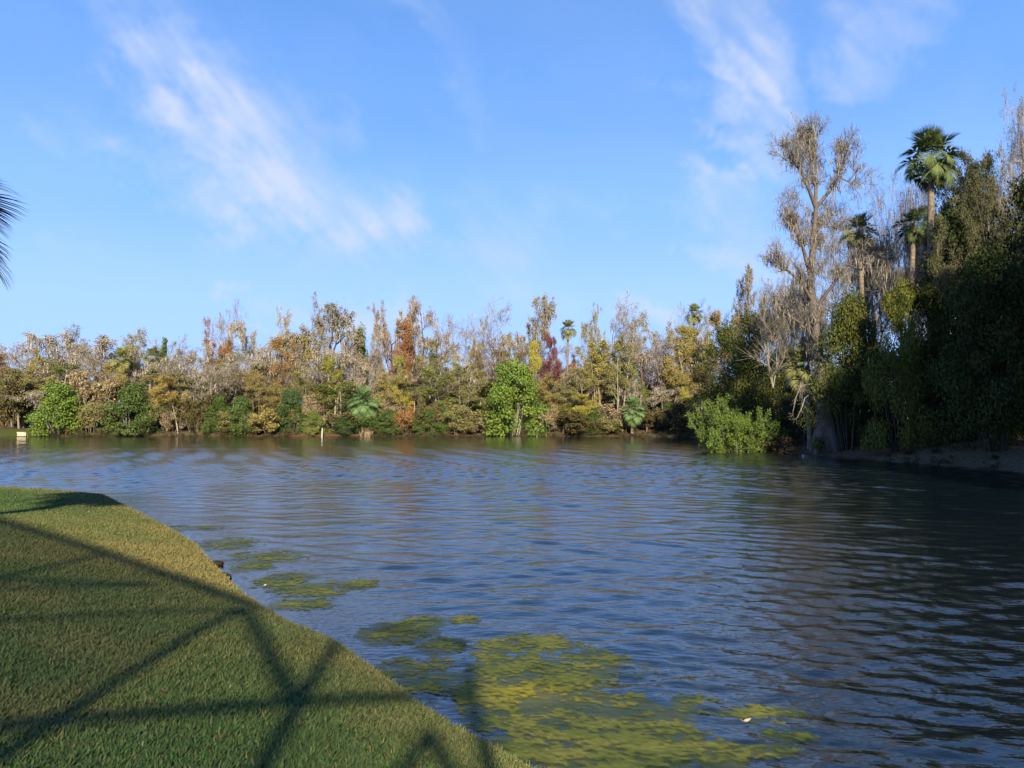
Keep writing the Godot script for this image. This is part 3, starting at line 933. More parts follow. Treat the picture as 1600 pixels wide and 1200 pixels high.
	["mossy", 3, 5.83, -126.41, 12.71, 13.76, "pale", "moss", "woodland_tree", "tree", "grey moss-hung tree deep in the wood behind the V-shaped tree", "trees in the thick of the far wood", 0.00],
	["bare", 0, 8.68, -122.28, 13.41, 12.33, "grey", "moss", "woodland_tree", "tree", "grey bare twiggy tree deep in the wood behind the small palm top", "trees in the thick of the far wood", 0.00],
	["mossy", 1, 11.02, -120.08, 11.54, 11.52, "brownwood", "moss", "woodland_tree", "tree", "grey moss-hung tree deep in the wood behind the spreading yellow tree", "trees in the thick of the far wood", 0.00],
	["leafy", 2, 14.02, -125.64, 12.71, 7.54, "pale", "yellowolive", "woodland_tree", "tree", "yellowish leafy tree deep in the wood behind the white trunk cluster", "trees in the thick of the far wood", 0.00],
	["sparse", 3, 16.23, -122.56, 13.13, 8.24, "grey", "olive", "woodland_tree", "tree", "olive thin-leaved tree deep in the wood behind the wide leafless crown", "trees in the thick of the far wood", 0.00],
	["bare", 0, 17.79, -121.58, 12.49, 13.09, "brownwood", "moss", "woodland_tree", "tree", "grey bare twiggy tree deep in the wood behind the wide leafless crown", "trees in the thick of the far wood", 0.00],
	["mossy", 1, 21.96, -125.46, 12.67, 17.23, "pale", "moss", "woodland_tree", "tree", "grey moss-hung tree deep in the wood behind the bluish palm", "trees in the thick of the far wood", 0.00],
	["bare", 2, 22.96, -125.85, 16.27, 14.88, "grey", "moss", "woodland_tree", "tree", "grey bare twiggy tree deep in the wood behind the clear pale trunk", "trees in the thick of the far wood", 0.00],
	["mossy", 3, 25.80, -120.22, 13.85, 16.43, "brownwood", "moss", "woodland_tree", "tree", "grey moss-hung tree deep in the wood behind the clear pale trunk", "trees in the thick of the far wood", 0.00],
	["leafy", 0, 27.32, -121.50, 15.33, 7.88, "pale", "yellowolive", "woodland_tree", "tree", "yellowish leafy tree deep in the wood behind the high palm", "trees in the thick of the far wood", 0.00],
	["sparse", 1, 30.02, -123.30, 15.57, 7.20, "grey", "olive", "woodland_tree", "tree", "olive thin-leaved tree deep in the wood behind the high palm", "trees in the thick of the far wood", 0.00],
	["leafy", 0, -73.89, -115.25, 9.24, 7.67, "pale", "olive", "autumn_woodland_tree", "tree", "olive leafy tree halfway down the wood at the strip of far lawn", "half-bare autumn trees in the middle of the far wood", 0.00],
	["sparse", 1, -70.08, -114.01, 8.06, 8.20, "brownwood", "yellowolive", "autumn_woodland_tree", "tree", "yellowish thin-leaved tree halfway down the wood at the strip of far lawn", "half-bare autumn trees in the middle of the far wood", 0.00],
	["slender", 2, -68.16, -115.82, 10.27, 7.04, "pale", "olivegreen", "autumn_woodland_tree", "tree", "olive-green slender-stemmed tree halfway down the wood at the bright round bush", "half-bare autumn trees in the middle of the far wood", 0.00],
	["mossy", 3, -64.93, -113.24, 7.45, 13.29, "grey", "moss", "autumn_woodland_tree", "tree", "grey moss-hung tree halfway down the wood at the bright round bush", "half-bare autumn trees in the middle of the far wood", 0.00],
	["sparse", 0, -62.57, -114.03, 10.66, 8.31, "pale", "tan", "autumn_woodland_tree", "tree", "tan thin-leaved tree halfway down the wood at the gap between the round bushes", "half-bare autumn trees in the middle of the far wood", 0.00],
	["leafy", 1, -59.43, -114.56, 9.86, 6.09, "brownwood", "goldolive", "autumn_woodland_tree", "tree", "golden-olive leafy tree halfway down the wood at the pair of palms", "half-bare autumn trees in the middle of the far wood", 0.00],
	["bare", 2, -56.86, -114.80, 8.76, 10.21, "pale", "redbrown", "autumn_woodland_tree", "tree", "red-brown bare twiggy tree halfway down the wood at the pair of palms", "half-bare autumn trees in the middle of the far wood", 0.00],
	["leafy", 3, -51.23, -112.76, 9.37, 8.51, "pale", "olive", "autumn_woodland_tree", "tree", "olive leafy tree halfway down the wood at the gold and orange tree", "half-bare autumn trees in the middle of the far wood", 0.00],
	["sparse", 0, -50.83, -116.66, 8.72, 8.82, "brownwood", "yellowolive", "autumn_woodland_tree", "tree", "yellowish thin-leaved tree halfway down the wood at the gold and orange tree", "half-bare autumn trees in the middle of the far wood", 0.00],
	["slender", 1, -47.46, -115.81, 8.06, 8.80, "pale", "olivegreen", "autumn_woodland_tree", "tree", "olive-green slender-stemmed tree halfway down the wood at the white-trunked bare tree", "half-bare autumn trees in the middle of the far wood", 0.00],
	["mossy", 2, -43.21, -115.47, 7.35, 11.66, "grey", "moss", "autumn_woodland_tree", "tree", "grey moss-hung tree halfway down the wood at the rust-coloured crown", "half-bare autumn trees in the middle of the far wood", 0.00],
	["sparse", 3, -41.79, -115.10, 9.26, 8.41, "pale", "tan", "autumn_woodland_tree", "tree", "tan thin-leaved tree halfway down the wood at the black hollow", "half-bare autumn trees in the middle of the far wood", 0.00],
	["leafy", 0, -37.81, -113.06, 10.32, 6.34, "brownwood", "goldolive", "autumn_woodland_tree", "tree", "golden-olive leafy tree halfway down the wood at the black hollow", "half-bare autumn trees in the middle of the far wood", 0.00],
	["bare", 1, -35.89, -116.27, 9.54, 9.54, "pale", "redbrown", "autumn_woodland_tree", "tree", "red-brown bare twiggy tree halfway down the wood at the orange-brown crown", "half-bare autumn trees in the middle of the far wood", 0.00],
	["leafy", 2, -31.51, -113.10, 8.65, 7.57, "pale", "olive", "autumn_woodland_tree", "tree", "olive leafy tree halfway down the wood at the upright dark shrub", "half-bare autumn trees in the middle of the far wood", 0.00],
	["sparse", 3, -29.19, -112.97, 10.19, 8.62, "brownwood", "yellowolive", "autumn_woodland_tree", "tree", "yellowish thin-leaved tree halfway down the wood at the two-stemmed moss tree", "half-bare autumn trees in the middle of the far wood", 0.00],
	["slender", 0, -25.32, -112.58, 7.47, 7.38, "pale", "olivegreen", "autumn_woodland_tree", "tree", "olive-green slender-stemmed tree halfway down the wood at the long sideways limb", "half-bare autumn trees in the middle of the far wood", 0.00],
	["mossy", 1, -21.54, -114.02, 9.40, 9.97, "grey", "moss", "autumn_woodland_tree", "tree", "grey moss-hung tree halfway down the wood at the large fan palm", "half-bare autumn trees in the middle of the far wood", 0.00],
	["sparse", 2, -19.37, -115.25, 10.80, 7.73, "pale", "tan", "autumn_woodland_tree", "tree", "tan thin-leaved tree halfway down the wood at the big moss and rust tree", "half-bare autumn trees in the middle of the far wood", 0.00],
	["leafy", 3, -16.75, -112.60, 9.15, 6.20, "brownwood", "goldolive", "autumn_woodland_tree", "tree", "golden-olive leafy tree halfway down the wood at the big moss and rust tree", "half-bare autumn trees in the middle of the far wood", 0.00],
	["bare", 0, -13.04, -113.40, 9.13, 13.21, "pale", "redbrown", "autumn_woodland_tree", "tree", "red-brown bare twiggy tree halfway down the wood at the green spire", "half-bare autumn trees in the middle of the far wood", 0.00],
	["leafy", 1, -10.40, -114.10, 8.32, 5.90, "pale", "olive", "autumn_woodland_tree", "tree", "olive leafy tree halfway down the wood at the yellow-green column", "half-bare autumn trees in the middle of the far wood", 0.00],
	["sparse", 2, -6.86, -115.10, 10.00, 6.86, "brownwood", "yellowolive", "autumn_woodland_tree", "tree", "yellowish thin-leaved tree halfway down the wood at the slender trunks", "half-bare autumn trees in the middle of the far wood", 0.00],
	["slender", 3, -4.47, -116.25, 7.62, 8.48, "pale", "olivegreen", "autumn_woodland_tree", "tree", "olive-green slender-stemmed tree halfway down the wood at the red-brown bare tree", "half-bare autumn trees in the middle of the far wood", 0.00],
	["mossy", 0, -1.31, -114.43, 10.16, 12.33, "grey", "moss", "autumn_woodland_tree", "tree", "grey moss-hung tree halfway down the wood at the large bright green tree", "half-bare autumn trees in the middle of the far wood", 0.00],
	["sparse", 1, 1.95, -116.14, 8.49, 8.72, "pale", "tan", "autumn_woodland_tree", "tree", "tan thin-leaved tree halfway down the wood at the yellow crown", "half-bare autumn trees in the middle of the far wood", 0.00],
	["leafy", 2, 4.08, -113.94, 7.40, 7.75, "brownwood", "goldolive", "autumn_woodland_tree", "tree", "golden-olive leafy tree halfway down the wood at the yellow crown", "half-bare autumn trees in the middle of the far wood", 0.00],
	["bare", 3, 8.58, -115.07, 9.11, 12.01, "pale", "redbrown", "autumn_woodland_tree", "tree", "red-brown bare twiggy tree halfway down the wood at the small palm top", "half-bare autumn trees in the middle of the far wood", 0.00],
	["leafy", 0, 10.11, -112.76, 9.40, 6.94, "pale", "olive", "autumn_woodland_tree", "tree", "olive leafy tree halfway down the wood at the spreading yellow tree", "half-bare autumn trees in the middle of the far wood", 0.00],
	["sparse", 1, 14.92, -116.77, 9.79, 7.31, "brownwood", "yellowolive", "autumn_woodland_tree", "tree", "yellowish thin-leaved tree halfway down the wood at the white trunk cluster", "half-bare autumn trees in the middle of the far wood", 0.00],
	["slender", 2, 18.11, -115.07, 9.89, 6.97, "pale", "olivegreen", "autumn_woodland_tree", "tree", "olive-green slender-stemmed tree halfway down the wood at the bluish palm", "half-bare autumn trees in the middle of the far wood", 0.00],
	["mossy", 3, 19.11, -113.02, 7.78, 10.64, "grey", "moss", "autumn_woodland_tree", "tree", "grey moss-hung tree halfway down the wood at the bluish palm", "half-bare autumn trees in the middle of the far wood", 0.00],
	["sparse", 0, 23.87, -115.03, 8.96, 5.82, "pale", "tan", "autumn_woodland_tree", "tree", "tan thin-leaved tree halfway down the wood at the clear pale trunk", "half-bare autumn trees in the middle of the far wood", 0.00],
	["leafy", 1, 26.73, -113.63, 10.71, 7.67, "brownwood", "goldolive", "autumn_woodland_tree", "tree", "golden-olive leafy tree halfway down the wood at the high palm", "half-bare autumn trees in the middle of the far wood", 0.00],
	["scrub", 0, -63.49, -111.85, 5.63, 5.13, "brownwood", "olive", "waterline_shrub", "shrub", "olive twiggy shrub low by the water near the gap between the round bushes", "shrubs along the far waterline", 0.00],
	["scrub", 1, -61.52, -111.87, 5.66, 6.01, "darkwood", "tan", "waterline_shrub", "shrub", "tan twiggy shrub low by the water near the gap between the round bushes", "shrubs along the far waterline", 0.00],
	["sparse", 2, -58.73, -111.34, 3.14, 6.15, "brownwood", "olivegreen", "waterline_shrub", "shrub", "olive-green thin-leaved shrub low by the water near the gap between the round bushes", "shrubs along the far waterline", 0.00],
	["scrub", 3, -55.57, -110.54, 5.33, 5.93, "darkwood", "olivedark", "waterline_shrub", "shrub", "dark olive twiggy shrub low by the water near the pair of palms", "shrubs along the far waterline", 0.00],
	["shrub", 0, -54.32, -110.58, 4.15, 4.93, "brownwood", "green", "waterline_shrub", "shrub", "green bushy shrub low by the water near the darker round bush", "shrubs along the far waterline", 0.00],
	["scrub", 1, -52.80, -111.24, 4.98, 4.42, "darkwood", "olive", "waterline_shrub", "shrub", "olive twiggy shrub low by the water near the darker round bush", "shrubs along the far waterline", 0.00],
	["scrub", 2, -49.16, -111.26, 4.20, 4.33, "brownwood", "tan", "waterline_shrub", "shrub", "tan twiggy shrub low by the water near the gold and orange tree", "shrubs along the far waterline", 0.00],
	["sparse", 3, -47.96, -110.44, 5.62, 5.38, "darkwood", "olivegreen", "waterline_shrub", "shrub", "olive-green thin-leaved shrub low by the water near the gold and orange tree", "shrubs along the far waterline", 0.00],
	["scrub", 0, -45.52, -111.02, 5.60, 4.94, "brownwood", "olivedark", "waterline_shrub", "shrub", "dark olive twiggy shrub low by the water near the white-trunked bare tree", "shrubs along the far waterline", 0.00],
	["shrub", 1, -42.34, -110.72, 5.75, 4.16, "darkwood", "green", "waterline_shrub", "shrub", "green bushy shrub low by the water near the rust-coloured crown", "shrubs along the far waterline", 0.00],
	["scrub", 2, -40.84, -110.93, 3.30, 4.99, "brownwood", "olive", "waterline_shrub", "shrub", "olive twiggy shrub low by the water near the rust-coloured crown", "shrubs along the far waterline", 0.00],
	["scrub", 3, -38.64, -110.31, 3.46, 6.09, "darkwood", "tan", "waterline_shrub", "shrub", "tan twiggy shrub low by the water near the black hollow", "shrubs along the far waterline", 0.00],
	["sparse", 0, -36.50, -111.51, 3.89, 4.67, "brownwood", "olivegreen", "waterline_shrub", "shrub", "olive-green thin-leaved shrub low by the water near the orange-brown crown", "shrubs along the far waterline", 0.00],
	["scrub", 1, -34.46, -111.87, 4.38, 5.24, "darkwood", "olivedark", "waterline_shrub", "shrub", "dark olive twiggy shrub low by the water near the orange-brown crown", "shrubs along the far waterline", 0.00],
	["shrub", 2, -32.24, -111.45, 3.95, 3.87, "brownwood", "green", "waterline_shrub", "shrub", "green bushy shrub low by the water near the upright dark shrub", "shrubs along the far waterline", 0.00],
	["scrub", 3, -29.58, -111.18, 4.91, 4.53, "darkwood", "olive", "waterline_shrub", "shrub", "olive twiggy shrub low by the water near the two-stemmed moss tree", "shrubs along the far waterline", 0.00],
	["scrub", 0, -28.39, -111.24, 5.59, 4.42, "brownwood", "tan", "waterline_shrub", "shrub", "tan twiggy shrub low by the water near the white post", "shrubs along the far waterline", 0.00],
	["sparse", 1, -25.75, -110.84, 4.10, 5.34, "darkwood", "olivegreen", "waterline_shrub", "shrub", "olive-green thin-leaved shrub low by the water near the white post", "shrubs along the far waterline", 0.00],
	["scrub", 2, -22.89, -111.23, 3.43, 6.29, "brownwood", "olivedark", "waterline_shrub", "shrub", "dark olive twiggy shrub low by the water near the large fan palm", "shrubs along the far waterline", 0.00],
	["shrub", 3, -20.80, -110.35, 3.59, 5.11, "darkwood", "green", "waterline_shrub", "shrub", "green bushy shrub low by the water near the large fan palm", "shrubs along the far waterline", 0.00],
	["scrub", 0, -19.69, -111.90, 5.81, 3.84, "brownwood", "olive", "waterline_shrub", "shrub", "olive twiggy shrub low by the water near the large fan palm", "shrubs along the far waterline", 0.00],
	["scrub", 1, -17.07, -110.79, 5.46, 3.91, "darkwood", "tan", "waterline_shrub", "shrub", "tan twiggy shrub low by the water near the big moss and rust tree", "shrubs along the far waterline", 0.00],
	["sparse", 2, -14.53, -110.33, 3.35, 5.17, "brownwood", "olivegreen", "waterline_shrub", "shrub", "olive-green thin-leaved shrub low by the water near the big moss and rust tree", "shrubs along the far waterline", 0.00],
	["scrub", 3, -12.22, -109.80, 5.24, 4.49, "darkwood", "olivedark", "waterline_shrub", "shrub", "dark olive twiggy shrub low by the water near the green spire", "shrubs along the far waterline", 0.00],
	["shrub", 0, -10.12, -110.08, 4.21, 3.96, "brownwood", "green", "waterline_shrub", "shrub", "green bushy shrub low by the water near the yellow-green column", "shrubs along the far waterline", 0.00],
	["scrub", 1, -7.70, -110.18, 4.63, 6.09, "darkwood", "olive", "waterline_shrub", "shrub", "olive twiggy shrub low by the water near the yellow-green column", "shrubs along the far waterline", 0.00],
	["scrub", 2, -5.86, -109.96, 3.63, 4.05, "brownwood", "tan", "waterline_shrub", "shrub", "tan twiggy shrub low by the water near the slender trunks", "shrubs along the far waterline", 0.00],
	["sparse", 3, -3.48, -109.71, 5.52, 4.88, "darkwood", "olivegreen", "waterline_shrub", "shrub", "olive-green thin-leaved shrub low by the water near the red-brown bare tree", "shrubs along the far waterline", 0.00],
	["scrub", 0, -1.01, -111.61, 3.36, 4.28, "brownwood", "olivedark", "waterline_shrub", "shrub", "dark olive twiggy shrub low by the water near the large bright green tree", "shrubs along the far waterline", 0.00],
	["shrub", 1, 0.82, -111.10, 5.50, 3.60, "darkwood", "green", "waterline_shrub", "shrub", "green bushy shrub low by the water near the large bright green tree", "shrubs along the far waterline", 0.00],
	["scrub", 2, 2.93, -110.74, 4.80, 3.96, "brownwood", "olive", "waterline_shrub", "shrub", "olive twiggy shrub low by the water near the yellow crown", "shrubs along the far waterline", 0.00],
	["scrub", 3, 5.18, -110.26, 4.27, 4.13, "darkwood", "tan", "waterline_shrub", "shrub", "tan twiggy shrub low by the water near the V-shaped tree", "shrubs along the far waterline", 0.00],
	["sparse", 0, 7.31, -109.94, 4.44, 5.68, "brownwood", "olivegreen", "waterline_shrub", "shrub", "olive-green thin-leaved shrub low by the water near the wine-red tree", "shrubs along the far waterline", 0.00],
	["scrub", 1, 9.38, -110.25, 3.45, 6.03, "darkwood", "olivedark", "waterline_shrub", "shrub", "dark olive twiggy shrub low by the water near the spreading yellow tree", "shrubs along the far waterline", 0.00],
	["shrub", 2, 11.85, -109.58, 4.07, 3.61, "brownwood", "green", "waterline_shrub", "shrub", "green bushy shrub low by the water near the white trunk cluster", "shrubs along the far waterline", 0.00],
	["scrub", 3, 13.69, -110.25, 3.01, 5.17, "darkwood", "olive", "waterline_shrub", "shrub", "olive twiggy shrub low by the water near the white trunk cluster", "shrubs along the far waterline", 0.00],
	["scrub", 0, 15.35, -110.58, 4.36, 6.31, "brownwood", "tan", "waterline_shrub", "shrub", "tan twiggy shrub low by the water near the wide leafless crown", "shrubs along the far waterline", 0.00],
	["sparse", 1, 17.56, -110.23, 4.35, 4.20, "darkwood", "olivegreen", "waterline_shrub", "shrub", "olive-green thin-leaved shrub low by the water near the bluish palm", "shrubs along the far waterline", 0.00],
	["scrub", 2, 20.52, -110.71, 3.18, 4.63, "brownwood", "olivedark", "waterline_shrub", "shrub", "dark olive twiggy shrub low by the water near the clear pale trunk", "shrubs along the far waterline", 0.00],
	["shrub", 3, 23.09, -111.90, 3.72, 4.07, "darkwood", "green", "waterline_shrub", "shrub", "green bushy shrub low by the water near the clear pale trunk", "shrubs along the far waterline", 0.00],
]

var near_bank := [
	["leaning", 0, 16.62, -57.00, 5.11, 5.79, "grey", "springgreen", "overhanging_bush", "shrub", "bright yellow-green bush leaning out over the water at the bank tip", "", 0.50],
	["thicket", 0, 23.28, -72.00, 12.54, 6.62, "darkwood", "oakgreen", "evergreen_tree", "tree", "dark green evergreen rising behind the overhanging bush", "", 0.00],
	["oak", 0, 24.08, -68.00, 14.58, 6.86, "grey", "greygreen", "live_oak", "tree", "grey-green oak crown beside the tall moss-draped dead tree", "", 0.00],
	["thicket", 1, 22.67, -64.00, 8.27, 4.29, "darkwood", "oakgreen", "evergreen_shrub", "shrub", "dark evergreen shrub between the overhanging bush and the thick grey trunk", "", 0.00],
	["tangle", 0, 26.25, -60.00, 16.40, 11.05, "grey", "tanmoss", "tangled_tree", "tree", "tan tangle of moss and twigs at the foot of the tall dead tree", "", 0.00],
	["tangle", 0, 20.98, -54.50, 12.85, 5.40, "grey", "tanmoss", "tangled_tree", "tree", "grey twiggy tree hugging the dead tree where its lower arm starts", "", 0.00],
	["tangle", 1, 29.97, -64.00, 20.37, 8.16, "grey", "tanmoss", "tangled_tree", "tree", "leafless twiggy crown rising behind the two lower palms", "", 0.00],
	["tangle", 0, 31.52, -62.00, 21.26, 7.03, "darkwood", "tanmoss", "tangled_tree", "tree", "bare grey twigs close to the tall palm trunk", "", 0.00],
	["thicket", 1, 21.97, -50.50, 10.52, 3.87, "darkwood", "oakgreen", "evergreen_tree", "tree", "olive evergreen crowding the lit side of the thick grey trunk", "", 0.00],
	["tangle", 0, 29.24, -58.00, 15.11, 6.57, "grey", "tanmoss", "tangled_tree", "tree", "low grey twiggy tree in the gap below the two lower palms", "", 0.00],
	["oak", 1, 34.00, -60.00, 17.90, 4.95, "darkwood", "greygreen", "live_oak", "tree", "grey-olive oak behind the tall palm trunk, lower than the spreading one", "", 0.00],
	["thicket", 2, 25.20, -56.00, 11.03, 4.29, "darkwood", "oakgreen", "evergreen_tree", "tree", "mid-height evergreen right of the thick grey trunk", "", 0.00],
	["thicket", 0, 23.33, -46.50, 10.73, 3.39, "darkwood", "limegreen", "evergreen_tree", "tree", "sunlit yellowish evergreen below the two lower palms", "", 0.00],
	["oak", 1, 32.85, -54.00, 19.50, 8.91, "darkwood", "greygreen", "live_oak", "tree", "spreading grey-green oak behind the tall palm", "", 0.00],
	["oak", 0, 27.41, -43.00, 16.48, 6.31, "darkwood", "greygreen", "live_oak", "tree", "open oak whose pale limb climbs into the sky past the palm", "", 0.00],
	["thicket", 1, 27.29, -46.00, 14.86, 5.29, "darkwood", "deepgreen", "evergreen_tree", "tree", "very dark dense evergreen in front of the tall palm trunk", "", 0.00],
	["thicket", 2, 25.62, -41.00, 11.62, 5.11, "darkwood", "deepgreen", "evergreen_tree", "tree", "dark dense evergreen at the picture edge over the shady bank", "", 0.00],
	["thicket", 0, 25.65, -47.00, 10.62, 4.05, "darkwood", "oakgreen", "evergreen_tree", "tree", "green evergreen with lit top below the very dark one", "", 0.00],
	["tangle", 1, 31.80, -47.00, 23.67, 5.33, "grey", "tanmoss", "tangled_tree", "tree", "tall grey mossy tree cut off by the picture edge", "", 0.00],
	["thicket", 0, 30.10, -43.00, 15.12, 6.18, "darkwood", "deepgreen", "evergreen_tree", "tree", "dark evergreen cut off by the picture edge, nearest on the shady bank", "", 0.00],
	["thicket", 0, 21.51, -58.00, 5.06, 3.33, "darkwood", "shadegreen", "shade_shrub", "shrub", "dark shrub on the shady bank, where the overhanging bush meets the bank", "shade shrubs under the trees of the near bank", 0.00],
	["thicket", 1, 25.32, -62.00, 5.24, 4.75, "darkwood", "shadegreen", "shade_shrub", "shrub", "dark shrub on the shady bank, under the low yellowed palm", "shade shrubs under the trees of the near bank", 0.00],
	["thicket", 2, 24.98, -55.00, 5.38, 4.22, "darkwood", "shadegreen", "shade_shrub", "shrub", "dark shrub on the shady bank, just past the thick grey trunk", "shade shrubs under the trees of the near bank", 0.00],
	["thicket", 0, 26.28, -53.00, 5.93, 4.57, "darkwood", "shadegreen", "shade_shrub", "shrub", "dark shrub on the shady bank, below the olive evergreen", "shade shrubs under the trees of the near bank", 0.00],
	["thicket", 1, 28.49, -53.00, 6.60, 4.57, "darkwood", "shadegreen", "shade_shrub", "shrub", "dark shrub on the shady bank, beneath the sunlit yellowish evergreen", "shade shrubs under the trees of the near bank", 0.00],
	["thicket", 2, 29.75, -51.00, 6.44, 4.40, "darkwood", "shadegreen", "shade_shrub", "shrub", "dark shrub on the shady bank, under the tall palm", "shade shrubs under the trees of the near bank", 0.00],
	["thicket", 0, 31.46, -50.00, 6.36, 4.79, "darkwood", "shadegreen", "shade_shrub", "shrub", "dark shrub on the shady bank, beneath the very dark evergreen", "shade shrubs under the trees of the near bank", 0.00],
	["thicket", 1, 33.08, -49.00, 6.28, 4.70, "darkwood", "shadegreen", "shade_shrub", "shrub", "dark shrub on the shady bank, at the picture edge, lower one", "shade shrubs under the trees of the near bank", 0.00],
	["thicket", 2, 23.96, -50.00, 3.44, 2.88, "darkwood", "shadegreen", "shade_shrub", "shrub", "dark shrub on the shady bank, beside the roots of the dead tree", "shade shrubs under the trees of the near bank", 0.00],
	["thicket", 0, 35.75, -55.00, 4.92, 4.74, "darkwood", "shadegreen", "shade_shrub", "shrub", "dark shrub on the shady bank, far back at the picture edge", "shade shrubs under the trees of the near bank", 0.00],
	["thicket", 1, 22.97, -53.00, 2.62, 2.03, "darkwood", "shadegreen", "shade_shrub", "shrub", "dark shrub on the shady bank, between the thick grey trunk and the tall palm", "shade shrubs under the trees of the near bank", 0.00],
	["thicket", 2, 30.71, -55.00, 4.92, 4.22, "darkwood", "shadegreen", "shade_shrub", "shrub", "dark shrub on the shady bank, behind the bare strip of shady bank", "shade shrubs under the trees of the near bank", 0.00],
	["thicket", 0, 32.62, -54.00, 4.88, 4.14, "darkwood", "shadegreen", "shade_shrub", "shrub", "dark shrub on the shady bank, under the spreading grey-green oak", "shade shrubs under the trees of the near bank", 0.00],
	["oak", 0, 27.20, -31.00, 18.00, 9.00, "darkwood", "oakgreen", "bank_tree", "tree", "evergreen tree farther along the shady bank, behind those at its edge", "trees farther along the shady bank", 0.00],
	["thicket", 1, 25.00, -26.50, 17.00, 7.50, "darkwood", "oakgreen", "bank_tree", "tree", "evergreen tree farther along the shady bank, behind those at its edge", "trees farther along the shady bank", 0.00],
	["oak", 2, 30.00, -25.00, 19.00, 9.00, "darkwood", "oakgreen", "bank_tree", "tree", "evergreen tree farther along the shady bank, behind those at its edge", "trees farther along the shady bank", 0.00],
	["thicket", 0, 24.60, -20.50, 17.00, 8.00, "darkwood", "oakgreen", "bank_tree", "tree", "evergreen tree farther along the shady bank, behind those at its edge", "trees farther along the shady bank", 0.00],
	["oak", 1, 29.00, -18.00, 19.00, 9.00, "darkwood", "oakgreen", "bank_tree", "tree", "evergreen tree farther along the shady bank, behind those at its edge", "trees farther along the shady bank", 0.00],
	["thicket", 2, 23.60, -14.00, 17.00, 8.00, "darkwood", "oakgreen", "bank_tree", "tree", "evergreen tree farther along the shady bank, behind those at its edge", "trees farther along the shady bank", 0.00],
	["oak", 0, 28.00, -11.00, 19.00, 9.00, "darkwood", "oakgreen", "bank_tree", "tree", "evergreen tree farther along the shady bank, behind those at its edge", "trees farther along the shady bank", 0.00],
	["thicket", 1, 23.50, -7.00, 17.00, 8.00, "darkwood", "oakgreen", "bank_tree", "tree", "evergreen tree farther along the shady bank, behind those at its edge", "trees farther along the shady bank", 0.00],
	["oak", 2, 28.00, -4.00, 18.00, 9.00, "darkwood", "oakgreen", "bank_tree", "tree", "evergreen tree farther along the shady bank, behind those at its edge", "trees farther along the shady bank", 0.00],
	["thicket", 0, 24.00, 2.00, 17.00, 8.00, "darkwood", "oakgreen", "bank_tree", "tree", "evergreen tree farther along the shady bank, behind those at its edge", "trees farther along the shady bank", 0.00],
	["oak", 1, 35.00, -31.00, 19.00, 9.00, "darkwood", "oakgreen", "bank_tree", "tree", "evergreen tree farther along the shady bank, behind those at its edge", "trees farther along the shady bank", 0.00],
	["thicket", 2, 35.00, -20.00, 20.00, 9.00, "darkwood", "oakgreen", "bank_tree", "tree", "evergreen tree farther along the shady bank, behind those at its edge", "trees farther along the shady bank", 0.00],
	["oak", 0, 36.00, -39.00, 19.00, 8.00, "darkwood", "oakgreen", "bank_tree", "tree", "evergreen tree farther along the shady bank, behind those at its edge", "trees farther along the shady bank", 0.00],
	["tangle", 0, 27.00, -75.00, 15.00, 9.00, "darkwood", "tanmoss", "inland_tree", "tree", "tree standing inland of the shady bank, behind the overhanging bush", "trees behind the shady bank", 0.00],
	["oak", 1, 34.00, -70.00, 17.00, 9.00, "darkwood", "greygreen", "inland_tree", "tree", "tree standing inland of the shady bank, beyond the grey-green oak", "trees behind the shady bank", 0.00],
	["thicket", 2, 41.00, -66.00, 18.00, 9.00, "darkwood", "oakgreen", "inland_tree", "tree", "tree standing inland of the shady bank, behind the dead tree top", "trees behind the shady bank", 0.00],
	["tangle", 0, 47.00, -58.00, 18.00, 10.00, "darkwood", "tanmoss", "inland_tree", "tree", "tree standing inland of the shady bank, behind the short-crowned palm", "trees behind the shady bank", 0.00],
	["oak", 1, 31.00, -84.00, 15.00, 9.00, "darkwood", "greygreen", "inland_tree", "tree", "tree standing inland of the shady bank, farthest up the inlet", "trees behind the shady bank", 0.00],
	["thicket", 2, 25.00, -88.00, 14.00, 8.00, "darkwood", "oakgreen", "inland_tree", "tree", "tree standing inland of the shady bank, first at the inlet corner", "trees behind the shady bank", 0.00],
	["tangle", 0, 40.00, -52.00, 17.00, 9.00, "darkwood", "tanmoss", "inland_tree", "tree", "tree standing inland of the shady bank, behind the tall palm", "trees behind the shady bank", 0.00],
	["oak", 1, 36.00, -60.00, 17.00, 9.00, "darkwood", "greygreen", "inland_tree", "tree", "tree standing inland of the shady bank, behind the tangle of moss", "trees behind the shady bank", 0.00],
	["thicket", 2, 53.00, -70.00, 19.00, 10.00, "darkwood", "oakgreen", "inland_tree", "tree", "tree standing inland of the shady bank, deepest behind the tall palm", "trees behind the shady bank", 0.00],
	["tangle", 0, 44.00, -80.00, 17.00, 10.00, "darkwood", "tanmoss", "inland_tree", "tree", "tree standing inland of the shady bank, behind the drooping palm", "trees behind the shady bank", 0.00],
]

